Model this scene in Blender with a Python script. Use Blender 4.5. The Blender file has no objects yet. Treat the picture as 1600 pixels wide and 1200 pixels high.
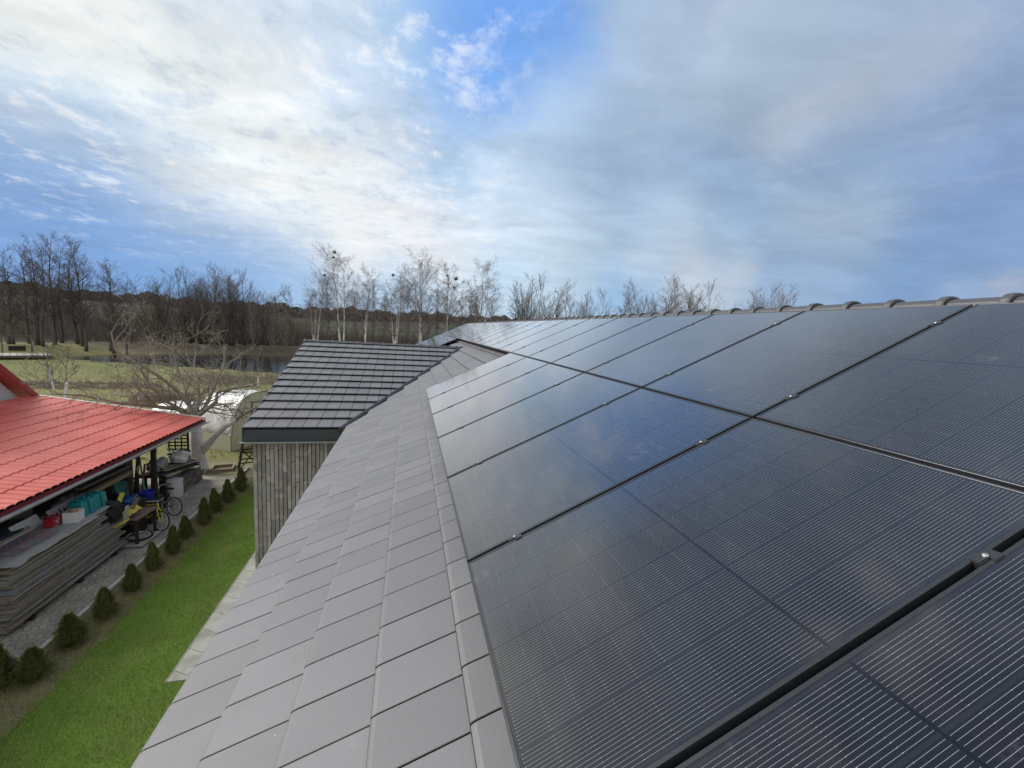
import bpy, bmesh, math, random
import numpy as np
from mathutils import Vector, Matrix

SC = bpy.context.scene
COL = SC.collection
R = math.radians

# ------------------------------------------------------------------ camera
cam_d = bpy.data.cameras.new("camera")
cam_d.sensor_width = 36.0
cam_d.lens = 14.5123
cam_d.clip_start = 0.05
cam_d.clip_end = 6000.0
cam = bpy.data.objects.new("camera", cam_d)
COL.objects.link(cam)
right = Vector((0.969743, -0.237347, 0.057143))
down = Vector((0.025115, -0.135835, -0.990413))
fwd = Vector((0.242834, 0.961881, -0.125764))
m = Matrix.Identity(4)
for i in range(3):
    m[i][0] = right[i]; m[i][1] = -down[i]; m[i][2] = -fwd[i]
m[0][3], m[1][3], m[2][3] = -0.297226, -1.872776, 6.0
cam.matrix_world = m
SC.camera = cam

# ------------------------------------------------------------------ light and exposure
SUN_AZ, SUN_EL = R(-62), R(34)          # behind the bright cloud to the left
SKY_GAIN = 0.725
SUN_STRENGTH = 2.5
SC.view_settings.view_transform = 'Standard'
SC.view_settings.look = 'None'
SC.view_settings.gamma = 1.0
SC.view_settings.use_curve_mapping = False
SC.view_settings.exposure = 0.62

sun_d = bpy.data.lights.new("sun", 'SUN')
sun_d.energy = SUN_STRENGTH
sun_d.angle = R(26)
sun_d.color = (1.0, 0.95, 0.88)
sun = bpy.data.objects.new("sun", sun_d)
COL.objects.link(sun)
sdir = Vector((math.sin(SUN_AZ) * math.cos(SUN_EL), math.cos(SUN_AZ) * math.cos(SUN_EL), math.sin(SUN_EL)))
sun.rotation_euler = (-sdir).to_track_quat('-Z', 'Y').to_euler()


def lin(c):
    c = c / 255.0
    return c / 12.92 if c <= 0.04045 else ((c + 0.055) / 1.055) ** 2.4


class NT:
    """small node tree helper"""
    def __init__(s, tree):
        s.t = tree
        s.n = tree.nodes
    def new(s, typ, **kw):
        n = s.n.new(typ)
        for k, v in kw.items():
            setattr(n, k, v)
        return n
    def put(s, sock, v):
        if isinstance(v, bpy.types.NodeSocket):
            s.t.links.new(v, sock)
        elif v is not None:
            try:
                sock.default_value = v
            except Exception:
                sock.default_value = (v[0], v[1], v[2], 1.0)
    def math(s, op, a, b=None, c=None, clamp=False):
        n = s.new('ShaderNodeMath', operation=op, use_clamp=clamp)
        s.put(n.inputs[0], a)
        if b is not None: s.put(n.inputs[1], b)
        if c is not None: s.put(n.inputs[2], c)
        return n.outputs[0]
    def vmath(s, op, a, b=None, scale=None):
        n = s.new('ShaderNodeVectorMath', operation=op)
        s.put(n.inputs[0], a)
        if b is not None: s.put(n.inputs[1], b)
        if scale is not None: s.put(n.inputs[3], scale)
        return n.outputs[1] if op == 'DOT_PRODUCT' else n.outputs[0]
    def noise(s, vec, scale, detail=4, rough=0.55, out=0, dist=0.0):
        n = s.new('ShaderNodeTexNoise')
        s.put(n.inputs['Vector'], vec)
        n.inputs['Scale'].default_value = scale
        n.inputs['Detail'].default_value = detail
        n.inputs['Roughness'].default_value = rough
        n.inputs['Distortion'].default_value = dist
        return n.outputs[out]
    def ramp(s, v, lo, hi, a=0.0, b=1.0, smooth=True):
        n = s.new('ShaderNodeMapRange')
        if smooth: n.interpolation_type = 'SMOOTHSTEP'
        s.put(n.inputs[0], v)
        for i, x in enumerate((lo, hi, a, b)):
            s.put(n.inputs[1 + i], x)
        return n.outputs[0]
    def mix(s, f, a, b, mode='MIX'):
        n = s.new('ShaderNodeMix', data_type='RGBA', blend_type=mode)
        s.put(n.inputs[0], f)
        s.put(n.inputs[6], a if isinstance(a, bpy.types.NodeSocket) else (a[0], a[1], a[2], 1))
        s.put(n.inputs[7], b if isinstance(b, bpy.types.NodeSocket) else (b[0], b[1], b[2], 1))
        return n.outputs[2]


# ------------------------------------------------------------------ sky
# cloud colours by azimuth (clockwise from +Y) and elevation, degrees, as seen in the sky
SKY = [(-34.5, 21.9, 222, 226, 228), (-29.9, 23.1, 225, 228, 230), (-22.8, 25.7, 205, 215, 230), (-14.2, 28.4, 200, 214, 236), (-6.8, 27.0, 190, 208, 236), (-21.4, 20.5, 222, 226, 230), (-13.0, 21.0, 208, 218, 232), (-3.8, 22.8, 185, 205, 235), (8.4, 32.4, 92, 148, 230), (15.7, 32.8, 95, 150, 230), (3.8, 29.2, 130, 175, 235), (21.9, 34.8, 130, 175, 235), (31.1, 33.2, 185, 203, 235), (38.6, 29.3, 178, 196, 220), (28.4, 25.8, 160, 185, 220), (19.0, 22.8, 158, 186, 222), (47.5, 29.5, 165, 185, 215), (57.2, 27.7, 150, 172, 212), (45.7, 23.3, 150, 172, 205), (55.8, 23.2, 150, 172, 208), (61.0, 18.0, 125, 155, 205), (52.0, 17.2, 125, 155, 200), (36.6, 18.9, 135, 165, 210), (25.0, 20.1, 150, 178, 218), (49.8, 13.8, 150, 178, 212), (60.4, 11.5, 120, 152, 205), (40.6, 13.9, 150, 180, 218), (29.4, 15.8, 175, 200, 232), (17.1, 15.7, 195, 212, 235), (4.4, 17.0, 195, 212, 236), (-2.0, 14.1, 220, 222, 230), (-12.3, 14.0, 225, 226, 230), (-21.7, 12.2, 215, 222, 232), (-26.8, 14.5, 165, 195, 228), (-30.3, 14.6, 130, 165, 215), (-34.1, 10.8, 105, 145, 205), (-28.4, 9.5, 105, 148, 212), (-33.7, 17.4, 195, 212, 232), (-20.6, 8.5, 115, 158, 215), (-32.1, 4.7, 118, 158, 218), (-14.4, 7.3, 150, 185, 228), (-6.6, 10.6, 205, 215, 232), (4.6, 10.2, 205, 215, 232), (21.7, 11.1, 185, 208, 235), (36.1, 9.7, 205, 214, 230), (47.6, 8.8, 150, 178, 220), (58.0, 7.7, 125, 160, 210), (64.5, 6.0, 135, 168, 214), (62.5, 9.0, 130, 162, 210), (30.2, 7.3, 150, 190, 235), (13.4, 5.8, 185, 210, 238), (-23.6, 4.0, 110, 160, 220), (-1.8, 4.8, 170, 200, 235),
       # the part of the sky outside the photograph
       (0, 47, 100, 126, 166), (25, 47, 108, 134, 172), (-25, 45, 138, 150, 170), (50, 46, 118, 138, 170), (-12, 36, 215, 220, 226), (-32, 32, 235, 234, 230), (-50, 20, 232, 232, 228), (-55, 42, 252, 250, 244), (-50, 6, 150, 180, 220), (80, 12, 140, 165, 210), (80, 35, 150, 172, 208), (0, 70, 84, 104, 138), (90, 60, 190, 205, 228), (-90, 20, 240, 240, 242), (-90, 50, 255, 252, 246), (180, 60, 248, 248, 248), (180, 25, 245, 246, 250), (120, 20, 190, 205, 228), (-130, 20, 245, 246, 250), (-130, 50, 255, 255, 250), (120, 45, 205, 215, 232)]


# narrower streaks, rims and cloud edges: azimuth, elevation, colour, sharpness, weight
STREAKS = [(18.6, 28.1, 188, 210, 240, 500, 2.0), (25.6, 32.7, 192, 212, 240, 500, 2.0), (14.1, 22.7, 180, 203, 234, 400, 1.5), (28.7, 29.3, 162, 184, 217, 300, 1.5), (45.1, 23.5, 182, 194, 218, 900, 3.0), (48.3, 24.4, 182, 194, 218, 900, 3.0), (51.3, 25.3, 182, 194, 218, 900, 3.0), (54.9, 26.2, 178, 190, 216, 900, 3.0), (50.5, 20.5, 136, 161, 199, 400, 2.0), (40.8, 27.9, 152, 174, 204, 400, 1.5), (54.8, 21.0, 140, 163, 203, 400, 1.5), (48.1, 14.1, 172, 192, 220, 900, 2.5), (51.9, 14.2, 170, 190, 218, 900, 2.5), (34.0, 15.6, 182, 203, 230, 600, 1.5), (-25.9, 12.7, 222, 226, 232, 700, 2.5), (-22.8, 12.4, 225, 228, 232, 700, 2.5), (-18.8, 11.8, 225, 228, 232, 700, 2.5), (-14.4, 11.2, 218, 224, 232, 700, 2.5), (-28.3, 10.6, 110, 152, 212, 600, 2.0), (-24.4, 10.0, 112, 155, 214, 600, 2.5), (-20.6, 9.3, 115, 158, 216, 600, 2.5), (-15.7, 8.4, 128, 168, 220, 600, 2.0), (-31.9, 15.3, 160, 190, 226, 600, 2.0), (-33.9, 15.2, 215, 220, 228, 1500, 2.5), (-34.7, 13.9, 112, 150, 208, 600, 2.0), (-6.6, 9.8, 222, 222, 228, 700, 1.5), (1.3, 11.1, 220, 220, 228, 700, 1.5), (30.0, 9.9, 205, 214, 232, 1800, 1.0), (36.2, 9.4, 208, 214, 230, 1800, 1.0), (41.2, 8.6, 200, 210, 228, 1800, 1.0), (38.9, 11.2, 150, 180, 220, 900, 1.5), (63.0, 6.5, 205, 195, 200, 5000, 1.0), (60.3, 6.4, 170, 185, 212, 3000, 0.7), (5.2, 32.1, 95, 150, 232, 500, 2.0), (18.1, 32.8, 95, 152, 232, 500, 2.0), (11.9, 29.9, 110, 162, 234, 500, 2.0), (-0.9, 31.3, 165, 198, 236, 400, 1.5), (4.3, 19.2, 150, 190, 235, 700, 1.5), (-25.2, 16.9, 205, 216, 232, 500, 1.0), (-16.1, 24.2, 228, 230, 232, 500, 1.5), (-25.5, 21.4, 228, 230, 230, 500, 1.5), (-10.9, 30.3, 190, 210, 238, 400, 1.0), (-6.7, 19.0, 215, 222, 232, 500, 1.5), (-17.4, 18.1, 220, 224, 230, 500, 1.5)]


def build_world():
    w = bpy.data.worlds.new("World")
    SC.world = w
    w.use_nodes = True
    t = NT(w.node_tree)
    t.n.clear()
    tc = t.new('ShaderNodeTexCoord')
    d0 = t.vmath('NORMALIZE', tc.outputs['Generated'])
    sep = t.new('ShaderNodeSeparateXYZ')
    t.put(sep.inputs[0], d0)
    z = t.math('MAXIMUM', sep.outputs[2], 0.0)
    # cloud-layer plane coordinates
    k = t.math('DIVIDE', 1.0, t.math('ADD', z, 0.11))
    p = t.vmath('SCALE', d0, scale=k)
    # ragged edges: the direction is warped by noise on the cloud layer
    wv = t.vmath('SUBTRACT', t.noise(p, 1.5, 6, 0.6, out=1), (0.5, 0.5, 0.5))
    wamp = t.math('MULTIPLY_ADD', z, 0.22, 0.035)
    d = t.vmath('NORMALIZE', t.vmath('ADD', d0, t.vmath('SCALE', wv, scale=wamp)))
    wsum, csum = None, None
    for node in SKY + STREAKS:
        az, el, r, g, b = node[:5]
        a, e = R(az), R(el)
        c = (math.sin(a) * math.cos(e), math.cos(a) * math.cos(e), math.sin(e))
        far = el > 38 or abs(az) > 70
        kk = 45.0 if far else 210.0
        # pull in nodes closer to the horizon, where the bands are thin
        if not far and el < 12: kk = 320.0
        lw = -1.0 if far else 0.0
        # the heavy cloud on the right is thick and dull, the broken cloud on the left is bright
        w_r = 0.90 if (az > 21 and el > 7 and el < 40) else 1.12 if (az < 6 and el > 9 and b - r < 45) else 1.0
        if len(node) > 5: kk, lw = node[5], math.log(node[6])
        ex = t.math('EXPONENT', t.math('MULTIPLY_ADD', t.vmath('DOT_PRODUCT', d, c), kk, -kk + lw))
        cv = t.vmath('SCALE', (lin(r) * w_r * 0.985, lin(g) * w_r * 0.985, lin(b) * w_r * 0.925), scale=ex)
        wsum = ex if wsum is None else t.math('ADD', wsum, ex)
        csum = cv if csum is None else t.vmath('ADD', csum, cv)
    base = t.vmath('SCALE', csum, scale=t.math('DIVIDE', 1.0, t.math('ADD', wsum, 1e-8)))
    # altocumulus puffs: mostly left and centre, thinning to the right
    stretch = t.vmath('MULTIPLY', p, (1.0, 0.8, 1.0))
    n1 = t.noise(stretch, 4.2, 8, 0.66, dist=0.35)
    n2 = t.noise(stretch, 13.0, 5, 0.65, dist=0.2)
    n3 = t.noise(p, 1.1, 3, 0.5)
    puff = t.math('ADD', t.math('MULTIPLY', n1, 0.6), t.math('MULTIPLY', n2, 0.4))
    side = t.ramp(t.vmath('DOT_PRODUCT', d, (0.66, 0.68, 0.32)), 0.74, 0.93, 1.0, 0.10)
    lowf = t.ramp(z, 0.04, 0.26, 0.06, 1.0)
    amt = t.math('MULTIPLY', side, lowf)
    hi = t.math('MULTIPLY', t.ramp(puff, 0.49, 0.66), t.math('MULTIPLY', amt, 0.60))
    lo = t.math('MULTIPLY', t.ramp(puff, 0.50, 0.36), t.math('MULTIPLY', amt, 0.34))
    c1 = t.mix(hi, base, (0.93, 0.92, 0.90))
    sky = t.new('ShaderNodeTexSky', sky_type='NISHITA')
    sky.sun_disc = False
    sky.sun_elevation = SUN_EL
    sky.sun_rotation = SUN_AZ
    sky.air_density = 1.0
    sky.dust_density = 0.4
    blue = t.vmath('MULTIPLY', sky.outputs[0], (0.062, 0.072, 0.092))
    blue = t.mix(0.8, blue, (0.28, 0.44, 0.62))
    c2 = t.mix(lo, c1, blue)
    # soft rolling light and dark in the heavy cloud on the right
    roll = t.noise(t.vmath('MULTIPLY', p, (0.9, 1.5, 1.0)), 1.9, 6, 0.55, dist=0.5)
    f = t.math('ADD', 1.0, t.math('MULTIPLY', t.ramp(roll, 0.33, 0.70, -0.12, 0.14, smooth=False), t.ramp(z, 0.03, 0.3, 0.35, 1.0)))
    c3 = t.vmath('SCALE', c2, scale=f)
    hs = t.new('ShaderNodeHueSaturation'); hs.inputs['Saturation'].default_value = 0.96; t.put(hs.inputs['Color'], c3)
    out = t.vmath('SCALE', hs.outputs[0], scale=SKY_GAIN * 10.0)
    bg = t.new('ShaderNodeBackground')
    bg.inputs['Strength'].default_value = 0.1
    t.put(bg.inputs['Color'], out)
    o = t.new('ShaderNodeOutputWorld')
    t.t.links.new(bg.outputs[0], o.inputs[0])
    w.cycles.sampling_method = 'MANUAL'
    w.cycles.sample_map_resolution = 512


build_world()

# ------------------------------------------------------------------ materials
MATS = {}


def mat(name, col, rough=0.7, metal=0.0, var=0.0, nscale=8.0, namt=0.0, col2=None, bump=0.0, bscale=40.0,
        spec=0.5, coat=0.0, trans=0.0, obj=True, stretch=(1, 1, 1), detail=5):
    """plain procedural material: island variation, noise blend to a second colour, bump"""
    if name in MATS: return MATS[name]
    mt = bpy.data.materials.new(name)
    mt.use_nodes = True
    t = NT(mt.node_tree)
    b = t.n['Principled BSDF']
    c = col
    tc = t.new('ShaderNodeTexCoord')
    v = tc.outputs['Object']
    if stretch != (1, 1, 1): v = t.vmath('MULTIPLY', v, stretch)
    if namt > 0:
        nz = t.noise(v, nscale, detail, 0.6)
        c = t.mix(t.math('MULTIPLY', t.ramp(nz, 0.35, 0.68), namt), c, col2 or (col[0] * .6, col[1] * .6, col[2] * .6))
    if var > 0:
        g = t.new('ShaderNodeNewGeometry')
        rv = t.ramp(g.outputs['Random Per Island'], 0, 1, 1 - var, 1 + var, smooth=False)
        if not isinstance(c, bpy.types.NodeSocket):
            rgb = t.new('ShaderNodeRGB'); rgb.outputs[0].default_value = (c[0], c[1], c[2], 1); c = rgb.outputs[0]
        c = t.vmath('SCALE', c, scale=rv)
    t.put(b.inputs['Base Color'], c)
    b.inputs['Roughness'].default_value = rough
    b.inputs['Metallic'].default_value = metal
    b.inputs['Specular IOR Level'].default_value = spec
    if coat: b.inputs['Coat Weight'].default_value = coat
    if trans: b.inputs['Transmission Weight'].default_value = trans
    if bump > 0:
        bn = t.new('ShaderNodeBump')
        bn.inputs['Strength'].default_value = bump
        bn.inputs['Distance'].default_value = 0.02
        t.put(bn.inputs['Height'], t.noise(v, bscale, 6, 0.65))
        t.t.links.new(bn.outputs[0], b.inputs['Normal'])
    MATS[name] = mt
    return mt


# ------------------------------------------------------------------ mesh helpers
class MB:
    def __init__(s):
        s.v, s.f = [], []
    def add(s, vs, fs):
        o = len(s.v)
        s.v.extend([tuple(x) for x in vs])
        s.f.extend([tuple(i + o for i in f) for f in fs])
    def box(s, c, size, rot=None, taper=1.0):
        hx, hy, hz = size[0] / 2, size[1] / 2, size[2] / 2
        vs = []
        for z in (-1, 1):
            q = taper if z > 0 else 1.0
            for x, y in ((-1, -1), (1, -1), (1, 1), (-1, 1)):
                vs.append(Vector((x * hx * q, y * hy * q, z * hz)))
        if rot is not None:
            if not isinstance(rot, Matrix): rot = Matrix.Rotation(rot, 3, 'Z')
            vs = [rot @ v for v in vs]
        vs = [v + Vector(c) for v in vs]
        s.add(vs, [(3, 2, 1, 0), (4, 5, 6, 7), (0, 1, 5, 4), (1, 2, 6, 5), (2, 3, 7, 6), (3, 0, 4, 7)])
        return s
    def quad(s, a, b, c, d):
        s.add([a, b, c, d], [(0, 1, 2, 3)])
    def slab(s, poly, thick):
        """poly: points in order; extruded straight down by thick"""
        n = len(poly)
        top = [Vector(p) for p in poly]
        bot = [p - Vector((0, 0, thick)) for p in top]
        s.add(top + bot, [tuple(range(n)), tuple(range(2 * n - 1, n - 1, -1))] +
              [(i, i + n, (i + 1) % n + n, (i + 1) % n) for i in range(n)])
        return s
    def tube(s, pts, rad, n=6, cap=True):
        pts = [Vector(p) for p in pts]
        k = len(pts)
        if not hasattr(rad, '__len__'): rad = [rad] * k
        vs = []
        ref = None
        for i, p in enumerate(pts):
            a = pts[max(i - 1, 0)]; b = pts[min(i + 1, k - 1)]
            d = (b - a)
            if d.length < 1e-9: d = Vector((0, 0, 1))
            d.normalize()
            if ref is None:
                ref = d.cross(Vector((0, 0, 1)) if abs(d.z) < 0.9 else Vector((1, 0, 0)))
            ref = (ref - d * ref.dot(d))
            if ref.length < 1e-6: ref = d.orthogonal()
            ref.normalize()
            bi = d.cross(ref)
            for j in range(n):
                an = 2 * math.pi * j / n
                vs.append(p + (ref * math.cos(an) + bi * math.sin(an)) * rad[i])
        fs = []
        for i in range(k - 1):
            for j in range(n):
                j2 = (j + 1) % n
                fs.append((i * n + j, i * n + j2, (i + 1) * n + j2, (i + 1) * n + j))
        if cap:
            fs.append(tuple(range(n - 1, -1, -1)))
            fs.append(tuple((k - 1) * n + j for j in range(n)))
        s.add(vs, fs)
        return s
    def ring(s, c, axis, r, tr, n=24, m_=6):
        axis = Vector(axis).normalized()
        u = axis.orthogonal().normalized(); w = axis.cross(u)
        vs, fs = [], []
        for i in range(n):
            a = 2 * math.pi * i / n
            e = u * math.cos(a) + w * math.sin(a)
            for j in range(m_):
                b = 2 * math.pi * j / m_
                vs.append(Vector(c) + e * (r + tr * math.cos(b)) + axis * tr * math.sin(b))
        for i in range(n):
            for j in range(m_):
                fs.append((i * m_ + j, ((i + 1) % n) * m_ + j, ((i + 1) % n) * m_ + (j + 1) % m_, i * m_ + (j + 1) % m_))
        s.add(vs, fs)
        return s
    def lathe(s, c, prof, n=20):
        """prof: list of (r, z), closed at the ends with caps"""
        vs, fs = [], []
        for r, z in prof:
            for j in range(n):
                a = 2 * math.pi * j / n
                vs.append(Vector(c) + Vector((r * math.cos(a), r * math.sin(a), z)))
        k = len(prof)
        for i in range(k - 1):
            for j in range(n):
                fs.append((i * n + j, i * n + (j + 1) % n, (i + 1) * n + (j + 1) % n, (i + 1) * n + j))
        fs.append(tuple(range(n - 1, -1, -1)))
        fs.append(tuple((k - 1) * n + j for j in range(n)))
        s.add(vs, fs)
        return s
    def blob(s, c, size, seed=0, amp=0.15, n=16, sq=1.0, rot=0.0, flat=0.0):
        """lumpy sack-like body"""
        rn = random.Random(seed)
        ph = [(rn.uniform(1, 4), rn.uniform(1, 4), rn.uniform(1, 4), rn.uniform(0, 6.28)) for _ in range(5)]
        vs, fs = [], []
        cr, sr = math.cos(rot), math.sin(rot)
        for i in range(n + 1):
            th = math.pi * i / n
            for j in range(2 * n):
                f = math.pi * j / n
                x, y, z = math.sin(th) * math.cos(f), math.sin(th) * math.sin(f), math.cos(th)
                q = lambda t: math.copysign(abs(t) ** sq, t)
                x, y, z = q(x), q(y), q(z)
                d = 1 + amp * sum(math.sin(a * 2 * x + b * 2 * y + e * 2 * z + g) for a, b, e, g in ph) / 2.2
                x, y, z = x * d * size[0], y * d * size[1], z * d * size[2]
                if flat and z < -flat * size[2]: z = -flat * size[2]
                vs.append((c[0] + x * cr - y * sr, c[1] + x * sr + y * cr, c[2] + z))
        w = 2 * n
        for i in range(n):
            for j in range(w):
                fs.append((i * w + j, (i + 1) * w + j, (i + 1) * w + (j + 1) % w, i * w + (j + 1) % w))
        s.add(vs, fs)
        return s
    def mesh(s, name, smooth=False):
        me = bpy.data.meshes.new(name)
        me.from_pydata(s.v, [], s.f)
        if smooth: me.polygons.foreach_set('use_smooth', [True] * len(me.polygons))
        me.update()
        return me
    def build(s, name, m_, parent=None, smooth=False):
        me = s.mesh(name, smooth)
        me.materials.append(m_)
        o = bpy.data.objects.new(name, me)
        COL.objects.link(o)
        if parent is not None: o.parent = parent
        return o


def tag(o, label=None, cat=None, group=None, kind=None):
    if label: o['label'] = label
    if cat: o['category'] = cat
    if group: o['group'] = group
    if kind: o['kind'] = kind
    return o


def thing(name, label, cat, loc=(0, 0, 0), rotz=0.0, group=None):
    o = bpy.data.objects.new(name, None)
    o.empty_display_size = 0.2
    COL.objects.link(o)
    o.location = loc
    o.rotation_euler = (0, 0, rotz)
    return tag(o, label, cat, group)


def dup(src, loc=None, rotz=None, scale=None, label=None, group=None, rot=None):
    def cp(o, par):
        c = o.copy()
        COL.objects.link(c)
        if par is not None: c.parent = par
        for ch in KIDS.get(o.name, ()):
            cp(ch, c)
        return c
    KIDS = {}
    def scan(o):
        KIDS[o.name] = list(o.children)
        for ch in o.children: scan(ch)
    scan(src)
    r = cp(src, None)
    if loc is not None: r.location = loc
    if rotz is not None: r.rotation_euler = (0, 0, rotz)
    if rot is not None: r.rotation_euler = rot
    if scale is not None: r.scale = scale if hasattr(scale, '__len__') else (scale,) * 3
    if label: r['label'] = label
    if group: r['group'] = group
    return r


def bm_obj(bm, name, m_, parent=None, smooth=False):
    me = bpy.data.meshes.new(name)
    bm.to_mesh(me); bm.free()
    if smooth: me.polygons.foreach_set('use_smooth', [True] * len(me.polygons))
    me.materials.append(m_)
    o = bpy.data.objects.new(name, me)
    COL.objects.link(o)
    if parent is not None: o.parent = parent
    return o


# ------------------------------------------------------------------ roof frame of reference
TH = R(25.0)
CT, ST = math.cos(TH), math.sin(TH)
ZO = 4.873147


def RW(s, t, h):
    """roof coordinates (up the slope, along the ridge, off the panel plane) to world"""
    return Vector((s * CT - h * ST, t, s * ST + h * CT + ZO))


# wing (lower roof across the eave)
WT = 0.2264
WA = math.atan(WT)
WZ = 2.650
WRY = 12.10                                   # ridge of the wing


def valley_y(x):                              # valley line in plan
    return 2.06 * x + 9.19

# ------------------------------------------------------------------ house with tiled roof
def tile_material():
    mt = bpy.data.materials.new('clay_tile')
    mt.use_nodes = True
    t = NT(mt.node_tree); b = t.n['Principled BSDF']
    g = t.new('ShaderNodeNewGeometry'); tc = t.new('ShaderNodeTexCoord'); P = tc.outputs['Object']
    n = t.noise(P, 2.2, 5, 0.6)
    c = t.mix(t.math('MULTIPLY', t.ramp(n, 0.35, 0.68), 0.35), (0.125, 0.128, 0.144), (0.157, 0.160, 0.177))
    c = t.vmath('SCALE', c, scale=t.ramp(g.outputs['Random Per Island'], 0, 1, 0.90, 1.10, smooth=False))
    # weather streaks, lime specks, and brown dirt plus painted-in shade on the nose and side edges of each tile
    c = t.mix(t.math('MULTIPLY', t.ramp(t.noise(P, 9, 6, 0.7), 0.58, 0.78), 0.28), c, (0.27, 0.27, 0.28))
    c = t.mix(t.math('MULTIPLY', t.ramp(t.noise(P, 4.5, 7, 0.7), 0.55, 0.75), 0.30), c, (0.105, 0.095, 0.090))
    c = t.mix(t.math('MULTIPLY', t.ramp(t.noise(P, 240, 2, 0.6), 0.52, 0.70), 0.16), c, (0.30, 0.30, 0.31))
    c = t.mix(t.math('MULTIPLY', t.ramp(t.noise(P, 34, 2, 0.5), 0.775, 0.80), 0.55), c, (0.62, 0.62, 0.60))
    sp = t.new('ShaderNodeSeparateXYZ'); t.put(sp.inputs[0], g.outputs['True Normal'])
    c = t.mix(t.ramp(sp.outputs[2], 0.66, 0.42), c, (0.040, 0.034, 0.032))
    t.put(b.inputs['Base Color'], c)
    t.put(b.inputs['Roughness'], t.ramp(n, 0.3, 0.7, 0.48, 0.6))
    b.inputs['Specular IOR Level'].default_value = 0.42
    bn = t.new('ShaderNodeBump'); bn.inputs['Strength'].default_value = 0.06; bn.inputs['Distance'].default_value = 0.02
    t.put(bn.inputs['Height'], t.noise(P, 150, 5, 0.6)); t.t.links.new(bn.outputs[0], b.inputs['Normal'])
    return mt


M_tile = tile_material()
M_under = mat('roof_felt', (0.012, 0.012, 0.013), 0.9)
M_dark = mat('dark_sheet_metal', (0.030, 0.038, 0.050), 0.42, namt=0.3, nscale=3, col2=(0.040, 0.048, 0.058))
M_lip = mat('metal_lip', (0.32, 0.33, 0.35), 0.35, metal=0.6)
M_render = mat('wall_render', (0.55, 0.54, 0.51), 0.9, namt=0.3, nscale=4, bump=0.2, bscale=90)
M_soffit = mat('soffit', (0.05, 0.055, 0.06), 0.6)
M_mortar = mat('mortar', (0.035, 0.033, 0.032), 0.95)


def slip_material():
    mt = bpy.data.materials.new('brick_slip')
    mt.use_nodes = True
    t = NT(mt.node_tree); b = t.n['Principled BSDF']
    g = t.new('ShaderNodeNewGeometry'); tc = t.new('ShaderNodeTexCoord')
    r = t.new('ShaderNodeValToRGB')
    e = r.color_ramp.elements
    e[0].position = 0.0; e[0].color = (0.175, 0.165, 0.168, 1)
    e[1].position = 1.0; e[1].color = (0.36, 0.345, 0.338, 1)
    x = e.new(0.45); x.color = (0.265, 0.252, 0.250, 1)
    t.put(r.inputs[0], g.outputs['Random Per Island'])
    v = t.vmath('MULTIPLY', tc.outputs['Object'], (1.0, 1.0, 0.35))
    n = t.noise(v, 16, 6, 0.65)
    c = t.mix(t.math('MULTIPLY', t.ramp(n, 0.35, 0.7), 0.60), r.outputs[0], (0.135, 0.125, 0.130))
    n2 = t.noise(tc.outputs['Object'], 7, 3, 0.5)
    c = t.mix(t.math('MULTIPLY', t.ramp(n2, 0.52, 0.75), 0.45), c, (0.52, 0.50, 0.49))
    t.put(b.inputs['Base Color'], c); b.inputs['Roughness'].default_value = 0.8
    bn = t.new('ShaderNodeBump'); bn.inputs['Strength'].default_value = 0.4; bn.inputs['Distance'].default_value = 0.01
    t.put(bn.inputs['Height'], t.noise(v, 50, 5, 0.6)); t.t.links.new(bn.outputs[0], b.inputs['Normal'])
    return mt


M_slip = slip_material()

house = thing('house', 'house with grey clay tiled roof and brick slip wing carrying the solar panels', 'house', (0, 0, 0))
house['group'] = 'buildings'
del house['group']

TW, TE = 0.237, 0.3685          # tile cover width and course exposure
S_EAVE, T0 = -1.620, 0.279      # eave and a reference joint
PROF = [(0.016, -0.040), (0.0, -0.019), (0.003, -0.010), (0.008, -0.0045), (0.016, -0.0015), (0.030, -0.0003),
        (TE + 0.04, -0.034), (TE + 0.04, -0.05)]


def tile_verts(place, x0, x1, prof, gap=0.0062):
    """one tile: profile (u up the slope, h) swept from x0 to x1 with a small rounded arris each side"""
    a, b = x0 + gap * 0.5, x1 - gap * 0.5
    vs, fs = [], []
    for x, dh in ((a, -0.002), (a + 0.002, 0.0), (b - 0.002, 0.0), (b, -0.002)):
        for u, h in prof:
            vs.append(place(u, x, h + dh))
    n = len(prof)
    for r in range(3):
        for i in range(n - 1):
            fs.append((r * n + i, r * n + i + 1, (r + 1) * n + i + 1, (r + 1) * n + i))
    fs.append(tuple(range(n)))
    fs.append(tuple(range(4 * n - 1, 3 * n - 1, -1)))
    return vs, fs


rnd = random.Random(11)
near, far_ = MB(), MB()
ncourse = 15
for k in range(ncourse):
    s0 = S_EAVE + k * TE
    for j in range(-16, 104):
        t0 = T0 + j * TW - k * 0.0
        t1 = t0 + TW
        if t1 < -3.7 or t0 > 24.75: continue
        xm = (s0 + TE * 0.5) * CT
        # covered by the wing roof: skip tiles wholly beyond both valley lines
        if t0 > valley_y((s0 + TE) * CT) + 0.3 and t1 < 2 * WRY - valley_y((s0 + TE) * CT) - 0.3: continue
        lift = rnd.uniform(-0.0012, 0.0012); sk = rnd.uniform(-0.0015, 0.0015)
        prof = PROF if k < ncourse - 1 else [(min(u, 0.27), h) for u, h in PROF]
        vs, fs = tile_verts(lambda u, x, h: RW(s0 + u + sk, x, -0.13 + h + lift), t0, t1, prof)
        (near if t1 < WRY else far_).add(vs, fs)


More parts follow.
